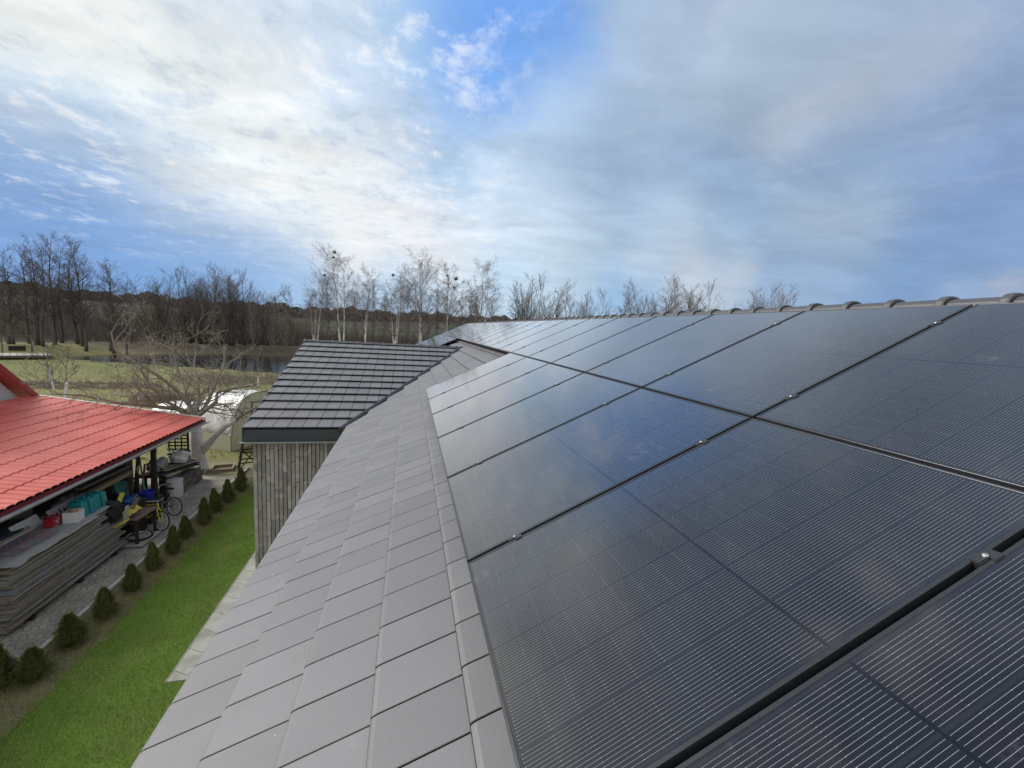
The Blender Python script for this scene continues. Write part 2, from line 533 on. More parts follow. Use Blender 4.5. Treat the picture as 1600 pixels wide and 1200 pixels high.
def clipped(mb, cuts, name, m_, parent):
    bm = bmesh.new()
    me = mb.mesh(name); bm.from_mesh(me); bpy.data.meshes.remove(me)
    for co, no in cuts:
        bmesh.ops.bisect_plane(bm, geom=bm.verts[:] + bm.edges[:] + bm.faces[:], plane_co=co, plane_no=no, clear_outer=True)
    return bm_obj(bm, name, m_, parent)


vdir = Vector((1, 2.06, 0)).normalized()
vn = Vector((-vdir.y, vdir.x, 0))             # towards the wing
vd2 = Vector((1, -2.06, 0)).normalized()
vn2 = Vector((-vd2.y, vd2.x, 0)) * -1
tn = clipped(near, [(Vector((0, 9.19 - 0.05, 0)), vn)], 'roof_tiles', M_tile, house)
bm = bmesh.new(); bm.from_mesh(tn.data)
mef = far_.mesh('x')
bm2 = bmesh.new(); bm2.from_mesh(mef)
bmesh.ops.bisect_plane(bm2, geom=bm2.verts[:] + bm2.edges[:] + bm2.faces[:],
                       plane_co=Vector((0, 2 * WRY - 9.19 + 0.05, 0)), plane_no=vn2, clear_outer=True)
bm2.to_mesh(mef); bm2.free()
bm.from_mesh(mef); bm.to_mesh(tn.data); bm.free()
bpy.data.meshes.remove(mef)

# deck below the tiles, back slope, walls
APX = 3.55
APZ = RW(3.857, 0, -0.13).z
EX = (S_EAVE + 0.02) * CT - (-0.17) * ST
Y0, Y1 = -3.7, 24.7
mb = MB()
def deck_z(x): return RW(0, 0, -0.178).z + (x - RW(0, 0, -0.178).x) * math.tan(TH)
mb.slab([(EX, Y0, deck_z(EX)), (APX, Y0, deck_z(APX)), (APX, 5.9, deck_z(APX)), (EX, 5.9, deck_z(EX))], 0.05)
mb.slab([(EX, 5.902, deck_z(EX)), (APX, 5.902, deck_z(APX)), (APX, 11.7, deck_z(APX)), (1.25, 11.7, deck_z(1.25))], 0.05)
mb.slab([(1.25, 11.702, deck_z(1.25)), (APX, 11.702, deck_z(APX)), (APX, 17.8, deck_z(APX)), (EX, 17.8, deck_z(EX))], 0.05)
mb.slab([(EX, 17.802, deck_z(EX)), (APX, 17.802, deck_z(APX)), (APX, Y1, deck_z(APX)), (EX, Y1, deck_z(EX))], 0.05)
mb.build('roof_deck', M_under, house)
mb = MB()
for k in range(14):                          # back slope, courses of wide strips
    x0 = APX + 0.02 + k * 0.334
    z0 = APZ - 0.01 - (x0 - APX) * math.tan(TH)
    z1 = z0 - 0.36 * math.tan(TH) + 0.03
    mb.slab([(x0, Y0, z0), (x0, Y1, z0), (x0 + 0.36, Y1, z1), (x0 + 0.36, Y0, z1)][::-1], 0.03)
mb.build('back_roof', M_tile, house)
mb = MB()
zt = deck_z(-0.95) - 0.12
mb.box(((-0.95 + 8.0) / 2, (Y0 + Y1) / 2, zt / 2), (8.95, Y1 - Y0 - 0.6, zt))
for yy in (Y0 + 0.3, Y1 - 0.3):               # gable triangles
    mb.add([(-0.95, yy, zt), (8.0, yy, zt), (APX, yy, APZ - 0.25)], [(0, 1, 2)])
mb.build('wall', M_render, house)
# verge trims at both ends and eave trim
for yy in (Y0 - 0.012, Y1 + 0.06):
    mb = MB()
    a, b = RW(S_EAVE, yy, -0.25), RW(3.85, yy, -0.25)
    up = Vector((-ST, 0, CT)) * 0.125
    mb.add([a, b, b + up, a + up, a + Vector((0, .03, 0)), b + Vector((0, .03, 0)), b + up + Vector((0, .03, 0)), a + up + Vector((0, .03, 0))],
           [(0, 1, 2, 3), (7, 6, 5, 4), (0, 4, 5, 1), (3, 2, 6, 7), (0, 3, 7, 4), (1, 5, 6, 2)])
    mb.build('verge_trim', M_dark, house)
mb = MB()
ex = EX - 0.035
mb.box((ex + 0.02, (Y0 + 6.0) / 2, deck_z(EX) - 0.06), (0.02, 6.0 - Y0, 0.10))
mb.build('eave_trim', M_lip, house)
mb = MB()
mb.box(((EX - 0.95) / 2 + 0.02, (Y0 + 6.0) / 2, deck_z(EX) - 0.12), (abs(EX + 0.95) - 0.02, 5.9 - Y0, 0.02))
mb.build('soffit', M_soffit, house)


# ridge caps
def ridge_cap_mb(L=0.40, r=0.100):
    mb = MB()
    n = 10
    def arch(y, rr, z=0.0, wide=1.0):
        return [(rr * wide * cx, y, z + rr * cz) for cx, cz in ((1, -.25), (.97, .25), (.80, .66), (.50, .93), (.22, 1.0), (0, 1.01), (-.22, 1.0), (-.50, .93), (-.80, .66), (-.97, .25), (-1, -.25))]
    rings = [arch(0.0, r * 0.94), arch(L - 0.062, r * 0.985), arch(L - 0.060, r * 1.04), arch(L - 0.055, r * 1.13),
             arch(L - 0.046, r * 1.18), arch(L - 0.012, r * 1.20), arch(L - 0.003, r * 1.17), arch(L, r * 1.15)]
    vs = [v for q in rings for v in q]
    w = n + 1
    fs = [(i * w + j, i * w + j + 1, (i + 1) * w + j + 1, (i + 1) * w + j) for i in range(len(rings) - 1) for j in range(n)]
    # inner skin so the edge has thickness
    o = len(vs)
    rings2 = [[(x * 0.86, y, z * 0.86) for x, y, z in q] for q in rings]
    vs += [v for q in rings2 for v in q]
    fs += [(o + i * w + j, o + (i + 1) * w + j, o + (i + 1) * w + j + 1, o + i * w + j + 1) for i in range(len(rings) - 1) for j in range(n)]
    k = (len(rings) - 1) * w
    fs += [(k + j, k + j + 1, o + k + j + 1, o + k + j) for j in range(n)]
    fs += [(j + 1, j, o + j, o + j + 1) for j in range(n)]
    mb.add(vs, fs)
    return mb


M_cap = mat('ridge_clay', (0.060, 0.061, 0.069), 0.52, namt=0.3, nscale=3, col2=(0.085, 0.086, 0.095), bump=0.04, bscale=120)
CAP = 0.345
cap0 = ridge_cap_mb(CAP + 0.05).build('ridge_tile', M_cap, house, smooth=False)
# the collar of each cap points towards the near end; it rides over the next cap
cap0.rotation_euler = (0, 0, math.pi)
ycap = 0.04 - 12 * CAP
ncap = 0
while ycap < Y1 + 0.1:
    c = cap0 if ncap == 0 else cap0.copy()
    if ncap:
        COL.objects.link(c); c.parent = house
    c.location = (APX, ycap + CAP + 0.01, APZ - 0.064 + rnd.uniform(-0.003, 0.003))
    ycap += CAP; ncap += 1
mb = MB()                                    # mortar bed strip under the caps
mb.box((APX, (Y0 + Y1) / 2, APZ - 0.055), (0.16, Y1 - Y0, 0.06))
mb.build('ridge_bed', M_under, house)

# ---- wing
def WP(x, y, h=0.0):                          # point on the wing tile plane
    return Vector((x, y - h * math.sin(WA), WT * y + WZ + h * math.cos(WA)))
WY = [6.20, 6.61, 7.02, 7.43, 7.84, 8.25, 8.66, 9.09, 9.55, 10.03, 10.52, 11.02, 11.50, 11.98]
VX0, VX1 = -3.14, -3.42                       # verge at the eave and at the ridge
WTW = 0.2475
mb = MB()
for i, y in enumerate(WY):
    y2 = (WY[i + 1] if i + 1 < len(WY) else WRY + 0.05)
    ex_ = (y2 - y) / math.cos(WA)
    prof = [(0.05, -0.054), (0.0, -0.015), (0.003, -0.009), (0.009, -0.004), (0.02, -0.001), (0.035, 0),
            (ex_ + 0.02, -0.044), (ex_ + 0.02, -0.056)]
    for j in range(-9, 26):
        x0 = -3.18 + 0.02 + j * WTW
        if x0 + WTW < -3.6 or x0 > 2.2: continue
        lift = rnd.uniform(-0.0015, 0.0015)
        def place(u, x, h):
            yy = y + u * math.cos(WA)
            return Vector((x, yy - h * math.sin(WA), WT * yy + WZ + (h + lift) / math.cos(WA)))
        vs, fs = tile_verts(place, x0, x0 + WTW, prof, 0.0085)
        mb.add(vs, fs)
pv = Vector((VX1 - VX0, WRY - 6.2, 0)).normalized()
pn = Vector((-pv.y, pv.x, 0))
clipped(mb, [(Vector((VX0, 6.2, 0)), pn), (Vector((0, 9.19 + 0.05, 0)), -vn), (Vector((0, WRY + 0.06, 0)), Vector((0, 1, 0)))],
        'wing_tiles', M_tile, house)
mb = MB()                                    # wing deck and far slope
a = -0.062
mb.slab([WP(VX0 + .03, 6.24, a), WP(-1.42, 6.24, a), WP(1.38, WRY, a), WP(VX1 + .03, WRY, a)], 0.04)
far_eave = 2 * WRY - 6.2
def WF(x, y, h=0):
    p = WP(x, 2 * WRY - y, h); return Vector((x, y, p.z))
mb.slab([WF(1.36, WRY + 0.01, a), WF(-1.42, far_eave, a), WF(VX0, far_eave, a), WF(VX1, WRY + 0.01, a)], 0.04)
mb.build('wing_deck', M_under, house)
mb = MB()
for i, y in enumerate(WY):
    yb = 2 * WRY - y
    y2 = (WY[i + 1] if i + 1 < len(WY) else WRY)
    f = (y - 6.2) / 5.9
    mb.slab([WF(VX0 + (VX1 - VX0) * f, yb, 0.0), WF(-1.42 + 2.7 * f, yb, 0.0), WF(-1.42 + 2.7 * f + .1, 2 * WRY - y2, -0.03), WF(VX0 + (VX1 - VX0) * f, 2 * WRY - y2, -0.03)][::-1], 0.025)
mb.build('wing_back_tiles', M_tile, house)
# wing ridge caps
wz = WT * WRY + WZ
for i in range(13):
    c = cap0.copy(); COL.objects.link(c); c.parent = house
    x = VX1 - 0.02 + i * 0.388
    c.rotation_euler = (0, 0, math.pi / 2)
    c.location = (x + 0.40, WRY + 0.02, wz - 0.085 + rnd.uniform(-0.003, 0.003))
    c.scale = (0.92, 1.05, 0.95)
mb = MB()
mb.add(ridge_cap_mb(0.4).v[:0], [])
mb.box((-1.05, WRY + 0.02, wz - 0.05), (4.62, 0.14, 0.06))
mb.build('wing_ridge_bed', M_under, house)
# wing verge strip, fascia, lip, soffit
mb = MB()
def verge_pt(f, dx, h):
    return WP(VX0 + (VX1 - VX0) * f + dx, 6.2 + (WRY - 6.2) * f, h)
q = [verge_pt(0, -.012, -.02), verge_pt(1, -.012, -.02), verge_pt(1, .014, -.02), verge_pt(0, .014, -.02)]
mb.slab([v for v in q], 0.16)
mb.build('wing_verge', M_dark, house)
zE = WT * 6.2 + WZ
mb = MB()
mb.box(((VX0 - 1.42) / 2, 6.235, zE - 0.172), (-1.42 - VX0 + 0.0, 0.03, 0.236))
mb.build('fascia', M_dark, house)
mb = MB()
mb.box(((VX0 - 1.42) / 2 - 0.02, 6.185, zE - 0.288), (-1.42 - VX0 + 0.06, 0.075, 0.012))
mb.box(((VX0 - 1.42) / 2 - 0.02, 6.15, zE - 0.280), (-1.42 - VX0 + 0.06, 0.006, 0.02))
mb.build('fascia_lip', M_lip, house)
mb = MB()
mb.box(((VX0 - 1.0) / 2, 6.36, zE - 0.285), (-1.0 - VX0, 0.20, 0.02))
mb.build('wing_soffit', M_soffit, house)
# wing wall: box body + brick slips standing on end
WX0, WYF = -3.055, 6.42
ztop = zE - 0.30
mb = MB()
mb.box(((WX0 + 0.02 - 0.9) / 2, (WYF + 0.02 + 17.6) / 2, ztop / 2), (-0.9 - WX0 - 0.02, 17.6 - WYF - 0.02, ztop))
mb.build('wing_body', M_mortar, house)
mb = MB()
rs = random.Random(5)
x = WX0
while x < -1.0:
    w = 0.0715
    z = -rs.uniform(0, 0.6)
    while z < ztop:
        L = rs.choice((0.5, 0.7, 0.8, 0.95, 1.1))
        z1 = min(z + L, ztop - 0.002)
        if z1 > max(z, 0) + 0.02:
            dy = rs.uniform(-0.002, 0.002)
            mb.box((x + w / 2, WYF + 0.004 + dy, (max(z, 0) + z1) / 2), (w - 0.013, 0.03, z1 - max(z, 0) - 0.010))
        z += L
    x += w
mb.build('wing_wall', M_slip, house)
mb = MB()                                    # side of the wing
y = WYF + 0.05
while y < 12.0:
    z = -rs.uniform(0, 0.6)
    while z < ztop:
        L = rs.choice((0.45, 0.5, 0.62, 0.75)); z1 = min(z + L, ztop)
        if z1 > max(z, 0) + 0.02:
            mb.box((WX0 + 0.008, y + 0.036, (max(z, 0) + z1) / 2), (0.03, 0.062, z1 - max(z, 0) - 0.008))
        z += L
    y += 0.0715
mb.build('wing_side_wall', M_slip, house)
# valley flashing: folded dark sheet standing between the two roofs
mb = MB()
P0 = Vector((-1.50, valley_y(-1.50), 0)); P1 = Vector((1.33, valley_y(1.33), 0))
def mz(p): return p.x * math.tan(TH) - 0.13 / CT + ZO
n = Vector((vn.x, vn.y, 0))
def fl(p, off, up):
    q = p + n * off
    return Vector((q.x, q.y, mz(p) + up))
sec = [(-0.085, -0.028), (-0.07, 0.022), (-0.02, 0.038), (0.02, 0.040), (0.045, 0.02), (0.06, -0.05)]
vs = [fl(P0, a, b) for a, b in sec] + [fl(P1, a, b) for a, b in sec]
k = len(sec)
mb.add(vs, [(i, i + 1, k + i + 1, k + i) for i in range(k - 1)] + [tuple(range(k)), tuple(range(2 * k - 1, k - 1, -1)), (k - 1, 0, k, 2 * k - 1)])
mb.build('valley_flashing', mat('black_flashing', (0.012, 0.013, 0.017), 0.5), house)

# ------------------------------------------------------------------ solar panels
PL, PW, GAPP = 1.722, 1.134, 0.020
M_frame = mat('black_anodised', (0.045, 0.049, 0.056), 0.30, metal=0.35)
M_clamp = mat('clamp_metal', (0.060, 0.063, 0.068), 0.35, metal=0.5)
M_bolt = mat('bolt_steel', (0.55, 0.55, 0.55), 0.35, metal=0.8)
M_rail = mat('rail_black', (0.016, 0.016, 0.018), 0.5, metal=0.3)


def panel_material():
    mt = bpy.data.materials.new('panel_glass')
    mt.use_nodes = True
    t = NT(mt.node_tree); b = t.n['Principled BSDF']
    tc = t.new('ShaderNodeTexCoord'); oi = t.new('ShaderNodeObjectInfo')
    sp = t.new('ShaderNodeSeparateXYZ'); t.put(sp.inputs[0], tc.outputs['Object'])
    x, y = sp.outputs[0], sp.outputs[1]
    cw = (PW - 0.036) / 6.0
    yc = t.math('MODULO', t.math('SUBTRACT', y, 0.018), cw)              # across one cell
    yl = t.math('DIVIDE', t.math('SUBTRACT', yc, 0.0040), (cw - 0.008) / 16.0)
    inside = t.math('MULTIPLY', t.math('GREATER_THAN', yl, 0.0), t.math('LESS_THAN', yl, 16.0))
    fr = t.math('ABSOLUTE', t.math('SUBTRACT', t.math('FRACT', yl), 0.5))
    line = t.math('MULTIPLY', t.math('LESS_THAN', fr, 0.036), inside)
    ch = (PL - 0.046) / 18.0
    xc = t.math('ABSOLUTE', t.math('SUBTRACT', t.math('FRACT', t.math('DIVIDE', t.math('SUBTRACT', x, 0.023), ch)), 0.5))   # .5 at cell gap
    wide = t.math('LESS_THAN', fr, 0.065)
    dotm = t.math('MULTIPLY', t.math('MULTIPLY', wide, inside), t.math('GREATER_THAN', xc, 0.482))
    hgap = t.math('GREATER_THAN', xc, 0.491)
    mid = t.math('ABSOLUTE', t.math('SUBTRACT', x, PL / 2))
    midclear = t.math('GREATER_THAN', mid, 0.0065)
    midline = t.math('LESS_THAN', mid, 0.0028)
    edge = t.math('MULTIPLY', t.math('MULTIPLY', t.math('GREATER_THAN', x, 0.021), t.math('LESS_THAN', x, PL - 0.021)),
                  t.math('MULTIPLY', t.math('GREATER_THAN', y, 0.016), t.math('LESS_THAN', y, PW - 0.016)))
    live = t.math('MULTIPLY', midclear, edge)
    line = t.math('MULTIPLY', line, live)
    dotm = t.math('MULTIPLY', dotm, live)
    # cells differ slightly from one another
    cell = t.vmath('FLOOR', t.vmath('DIVIDE', t.vmath('SUBTRACT', tc.outputs['Object'], (0.023, 0.018, 5.0)), (ch, cw, 50.0)))
    wn = t.new('ShaderNodeTexWhiteNoise'); t.put(wn.inputs[0], t.vmath('ADD', cell, oi.outputs['Location']))
    base = t.mix(wn.outputs['Value'], (0.0058, 0.0062, 0.0090), (0.0082, 0.0087, 0.0125))
    band = t.math('MULTIPLY', t.math('SUBTRACT', 1.0, inside), edge)
    base = t.mix(t.math('MULTIPLY', band, 0.6), base, (0.016, 0.018, 0.026))
    base = t.mix(t.math('MULTIPLY', hgap, 0.45), base, (0.003, 0.003, 0.005))
    base = t.mix(line, base, (0.225, 0.232, 0.245))
    base = t.mix(dotm, base, (0.27, 0.28, 0.30))
    base = t.mix(t.math('MULTIPLY', t.math('MULTIPLY', midline, edge), 1.0), base, (0.0015, 0.0015, 0.003))
    # dust film and hand smudges lie on the glass, set by noise in the panel's own space
    pv = t.vmath('ADD', tc.outputs['Object'], t.vmath('SCALE', oi.outputs['Location'], scale=3.1))
    sm = t.noise(pv, 2.6, 3, 0.5)
    sm2 = t.noise(pv, 17.0, 4, 0.6)
    smudge = t.math('MULTIPLY', t.ramp(sm, 0.63, 0.70), t.ramp(sm2, 0.5, 0.68))
    film = t.ramp(t.noise(pv, 1.2, 4, 0.6), 0.3, 0.75, 0.006, 0.03)
    dust = t.math('ADD', film, t.math('MULTIPLY', smudge, 0.13), clamp=True)
    base = t.mix(dust, base, (0.30, 0.32, 0.36))
    t.put(b.inputs['Base Color'], base)
    t.put(b.inputs['Roughness'], t.ramp(sm, 0.3, 0.75, 0.10, 0.14))
    b.inputs['IOR'].default_value = 1.62
    b.inputs['Coat Weight'].default_value = 0.9; b.inputs['Coat Roughness'].default_value = 0.07; b.inputs['Coat IOR'].default_value = 1.52
    return mt


M_pv = panel_material()


def make_panel():
    root = thing('solar_panel', 'black solar panel', 'solar panel')
    mb = MB()
    fw, fh, z1 = 0.011, 0.032, 0.0
    for c, sz in (((PL / 2, fw / 2, z1 - fh / 2), (PL, fw, fh)), ((PL / 2, PW - fw / 2, z1 - fh / 2), (PL, fw, fh)),
                  ((fw / 2, PW / 2, z1 - fh / 2), (fw, PW - 2 * fw, fh)), ((PL - fw / 2, PW / 2, z1 - fh / 2), (fw, PW - 2 * fw, fh))):
        mb.box(c, sz)
    fo = mb.build('frame', M_frame, root)
    bv = fo.modifiers.new('bevel', 'BEVEL'); bv.width = 0.0012; bv.segments = 1
    mb = MB()
    mb.box((PL / 2, PW / 2, -0.0055), (PL - 2 * fw, PW - 2 * fw, 0.007))
    mb.build('glass', M_pv, root)
    mb = MB()
    mb.box((PL / 2, PW / 2, -0.020), (PL - 2 * fw - 0.02, PW - 2 * fw - 0.02, 0.004))
    mb.build('back_sheet', M_rail, root)
    for xs in (0.26, 1.385):
        mb = MB()
        mb.box((xs, -GAPP / 2, -0.014), (0.07, GAPP - 0.003, 0.03))
        mb.box((xs - 0.0175, -GAPP / 2 + 0.008, 0.0025), (0.034, GAPP + 0.006, 0.004))
        mb.box((xs + 0.0175, -GAPP / 2 - 0.004, 0.0025), (0.034, GAPP + 0.012, 0.004))
        c = mb.build('clamp', M_clamp, root)
        mb = MB()
        mb.lathe((xs, -GAPP / 2, 0.0045), [(0.0068, 0), (0.0068, 0.005), (0.0052, 0.0065)], 14)
        mb.build('bolt', M_bolt, c)
    return root


ORD = ['first', 'second', 'third', 'fourth', 'fifth', 'sixth', 'seventh', 'eighth', 'ninth', 'tenth', 'eleventh', 'twelfth',
       'thirteenth', 'fourteenth', 'fifteenth', 'sixteenth', 'seventeenth', 'eighteenth', 'nineteenth', 'twentieth',
       'twenty-first', 'twenty-second', 'twenty-third', 'twenty-fourth']
panel0 = make_panel()
used = False
SP, TP = PL + GAPP + 0.002, PW + GAPP


def put_panel(i, j, label, group):
    global used
    o = panel0 if not used else dup(panel0)
    used = True
    o.location = RW(i * SP, j * TP + GAPP / 2, 0)
    o.rotation_euler = (0, -TH, 0)
    o['label'] = label
    o['group'] = group


G_PV = 'black solar panels on the main roof'
for j in range(-2, 5):
    put_panel(0, j, 'black solar panel of the lower row before the wing, %s from the near end' % ORD[j + 2], G_PV)
for j in range(13, 21):
    put_panel(0, j, 'black solar panel of the far lower row beyond the wing, %s from its near end' % ORD[j - 13], G_PV)
for j in range(-2, 21):
    put_panel(1, j, 'black solar panel of the upper row below the ridge, %s from the near end' % ORD[j + 2], G_PV)
# mounting rails under the panels
for i, (a, b, lab) in enumerate(((-2, 5, 'near lower'), (13, 21, 'far lower'), (-2, 21, 'upper'))):
    for q, xs in enumerate((0.26, 1.385)):
        mb = MB()
        s = xs + (SP if i == 2 else 0)
        ln = (b - a) * TP + 0.06
        mb.box((0, 0, 0), (0.04, ln, 0.04))
        for k in range(int(ln / 1.2) + 1):
            mb.box((0.0, -ln / 2 + 0.2 + k * 1.2, -0.035), (0.035, 0.04, 0.05))
        o = mb.build('mounting_rail', M_rail)
        o.rotation_euler = (0, -TH, 0)
        o.location = RW(s, (a + b) / 2 * TP, -0.0545)
        tag(o, 'black mounting rail carrying the %s row of solar panels, %s of its two' % (lab, ('lower', 'upper')[q]), 'rail', 'mounting rails under the panels')

# ------------------------------------------------------------------ ground and water
POND = [(-38.5, 56.5), (-34, 54.8), (-27, 52.6), (-20, 50.2), (-12, 47.5), (-3, 45.5), (6, 47), (12, 55), (8, 65), (-4, 71), (-16, 72.5), (-28, 71.5), (-35, 69), (-39.5, 63), (-40, 59)]


def in_poly(x, y, P):
    c = False
    n = len(P)
    for i in range(n):
        (x1, y1), (x2, y2) = P[i], P[i - 1]
        if (y1 > y) != (y2 > y) and x < (x2 - x1) * (y - y1) / (y2 - y1) + x1: c = not c
    return c


def dist_poly(x, y, P):
    best = 1e9
    for i in range(len(P)):
        (x1, y1), (x2, y2) = P[i - 1], P[i]
        dx, dy = x2 - x1, y2 - y1
        u = max(0, min(1, ((x - x1) * dx + (y - y1) * dy) / (dx * dx + dy * dy)))
        best = min(best, math.hypot(x - x1 - u * dx, y - y1 - u * dy))
    return best


def sstep(a, b, x):
    u = max(0.0, min(1.0, (x - a) / (b - a)))
    return u * u * (3 - 2 * u)


def ground_h(x, y):
    h = 0.0
    r = math.hypot(x, y)
    if 20 < y < 110 and -70 < x < 30:
        d = dist_poly(x, y, POND)
        if in_poly(x, y, POND): h -= 0.15 + min(d, 3) * 0.3
        elif y > 62: h += 0.9 * sstep(0.5, 7, d) * sstep(30, 8, d)
    # far fields rise to a wooded crest
    rise = sstep(95, 520, r) * (13.5 + 2.6 * math.sin(x * 0.006 + 1.0) + 5.5 * sstep(-120, -420, x) - 4 * sstep(60, 500, x))
    h += rise
    if y > 24: h += 0.05 * math.sin(x * 0.21) * math.sin(y * 0.17) * sstep(24, 34, y)
    return h


def axis(parts):
    o = []
    for a, b, s in parts:
        n = max(1, int(round((b - a) / s)))
        o += [a + (b - a) * i / n for i in range(n)]
    o.append(parts[-1][1])
    return o


gx = axis([(-3000, -800, 400), (-800, -200, 60), (-200, -64, 12), (-64, 30, 1.4), (30, 200, 10), (200, 800, 60), (800, 3000, 400)])
gy = axis([(-1500, -100, 300), (-100, 10, 15), (10, 40, 4), (40, 82, 1.4), (82, 120, 4), (120, 700, 22), (700, 3500, 250)])
vs = [(x, y, ground_h(x, y) - 0.012) for y in gy for x in gx]
w = len(gx)
fs = [(j * w + i, j * w + i + 1, (j + 1) * w + i + 1, (j + 1) * w + i) for j in range(len(gy) - 1) for i in range(w - 1)]
mb = MB(); mb.v, mb.f = vs, fs


def ground_material():
    mt = bpy.data.materials.new('meadow')
    mt.use_nodes = True
    t = NT(mt.node_tree); b = t.n['Principled BSDF']
    tc = t.new('ShaderNodeTexCoord'); P = tc.outputs['Object']
    sp = t.new('ShaderNodeSeparateXYZ'); t.put(sp.inputs[0], P)
    n1 = t.noise(P, 0.16, 6, 0.6); n2 = t.noise(P, 1.3, 6, 0.65); n3 = t.noise(P, 0.045, 3, 0.5)
    dry, green, soil = (0.215, 0.200, 0.090), (0.150, 0.160, 0.068), (0.130, 0.110, 0.085)
    c = t.mix(t.ramp(n1, 0.42, 0.66), dry, green)
    c = t.mix(t.math('MULTIPLY', t.ramp(n2, 0.50, 0.75), 0.55), c, (0.23, 0.195, 0.11))
    c = t.mix(t.math('MULTIPLY', t.ramp(t.noise(P, 0.33, 5, 0.6), 0.54, 0.68), 0.75), c, soil)
    # greener mown patch on the far left by the landing stage
    gl = None
    dx = t.math('DIVIDE', t.math('ADD', sp.outputs[0], 36.0), 15.0); dy = t.math('DIVIDE', t.math('SUBTRACT', sp.outputs[1], 50.0), 9.0)
    dd = t.math('ADD', t.math('ADD', t.math('MULTIPLY', dx, dx), t.math('MULTIPLY', dy, dy)), t.math('MULTIPLY', t.math('SUBTRACT', n2, 0.5), 0.8))
    c = t.mix(t.math('MULTIPLY', t.ramp(dd, 1.2, 0.5), 0.55), c, t.mix(t.ramp(n2, .3, .7), (0.100, 0.150, 0.040), (0.160, 0.180, 0.075)))
    # leaf litter and bare bank beyond the pond, then winter-green fields with dark strips
    bank = t.math('MULTIPLY', t.ramp(sp.outputs[1], 66, 70), t.ramp(sp.outputs[1], 112, 96))
    c = t.mix(bank, c, t.mix(t.ramp(n2, 0.35, 0.7), (0.095, 0.078, 0.058), (0.060, 0.054, 0.038)))
    far = t.ramp(sp.outputs[1], 105, 120)
    fld = t.mix(t.ramp(n3, 0.40, 0.52), (0.052, 0.064, 0.036), (0.050, 0.046, 0.036))
    fld = t.mix(t.math('MULTIPLY', t.ramp(t.noise(t.vmath('MULTIPLY', P, (0.2, 1, 1)), 0.03, 3, 0.5), 0.56, 0.60), 0.8), fld, (0.024, 0.026, 0.018))
    c = t.mix(far, c, fld)
    t.put(b.inputs['Base Color'], c)
    b.inputs['Roughness'].default_value = 0.95
    b.inputs['Specular IOR Level'].default_value = 0.15
    bn = t.new('ShaderNodeBump'); bn.inputs['Strength'].default_value = 0.8; bn.inputs['Distance'].default_value = 0.12
    t.put(bn.inputs['Height'], t.noise(P, 3.5, 8, 0.7)); t.t.links.new(bn.outputs[0], b.inputs['Normal'])
    return mt


M_ground = ground_material()
tag(mb.build('ground', M_ground, smooth=True), kind='structure')

M_water = bpy.data.materials.new('pond_water'); M_water.use_nodes = True
t = NT(M_water.node_tree); b = t.n['Principled BSDF']
b.inputs['Base Color'].default_value = (0.012, 0.014, 0.012, 1); b.inputs['Roughness'].default_value = 0.04
b.inputs['IOR'].default_value = 1.5
tc = t.new('ShaderNodeTexCoord')
bn = t.new('ShaderNodeBump'); bn.inputs['Strength'].default_value = 0.22; bn.inputs['Distance'].default_value = 0.04
t.put(bn.inputs['Height'], t.noise(t.vmath('MULTIPLY', tc.outputs['Object'], (1.0, 2.2, 1.0)), 2.4, 3, 0.5)); t.t.links.new(bn.outputs[0], b.inputs['Normal'])
mb = MB(); mb.add([(x, y, -0.10) for x, y in [(-50, 42), (16, 42), (16, 76), (-50, 76)]], [(0, 1, 2, 3)])
tag(mb.build('pond_water', M_water), kind='structure')


def sheet_mb(x0, x1, y0, y1, z, s=0.5):
    nx, ny = max(1, int((x1 - x0) / s)), max(1, int((y1 - y0) / s))
    mb = MB()
    mb.v = [(x0 + (x1 - x0) * i / nx, y0 + (y1 - y0) * j / ny, z) for j in range(ny + 1) for i in range(nx + 1)]
    mb.f = [(j * (nx + 1) + i, j * (nx + 1) + i + 1, (j + 1) * (nx + 1) + i + 1, (j + 1) * (nx + 1) + i) for j in range(ny) for i in range(nx)]
    return mb


M_lawn = mat('lawn', (0.105, 0.185, 0.030), 0.95, nscale=1.6, namt=0.7, col2=(0.085, 0.112, 0.030), bump=0.9, bscale=30, spec=0.2)
M_bed = mat('bed_soil', (0.215, 0.190, 0.135), 0.95, nscale=5, namt=0.8, col2=(0.185, 0.200, 0.085), bump=0.9, bscale=35, spec=0.2)
tag(sheet_mb(-5.62, -3.0, -8, 14.3, 0.012).build('lawn', M_lawn), kind='structure')
tag(sheet_mb(-2.999, -0.9, -8, 6.6, 0.012).build('lawn', M_lawn), kind='structure')
tag(sheet_mb(-6.36, -5.62, -8, 14.5, 0.010).build('hedge_bed', M_bed), kind='structure')
tag(sheet_mb(-13, -5.2, 14.9, 16.9, 0.002).build('bare_soil', M_bed), kind='structure')


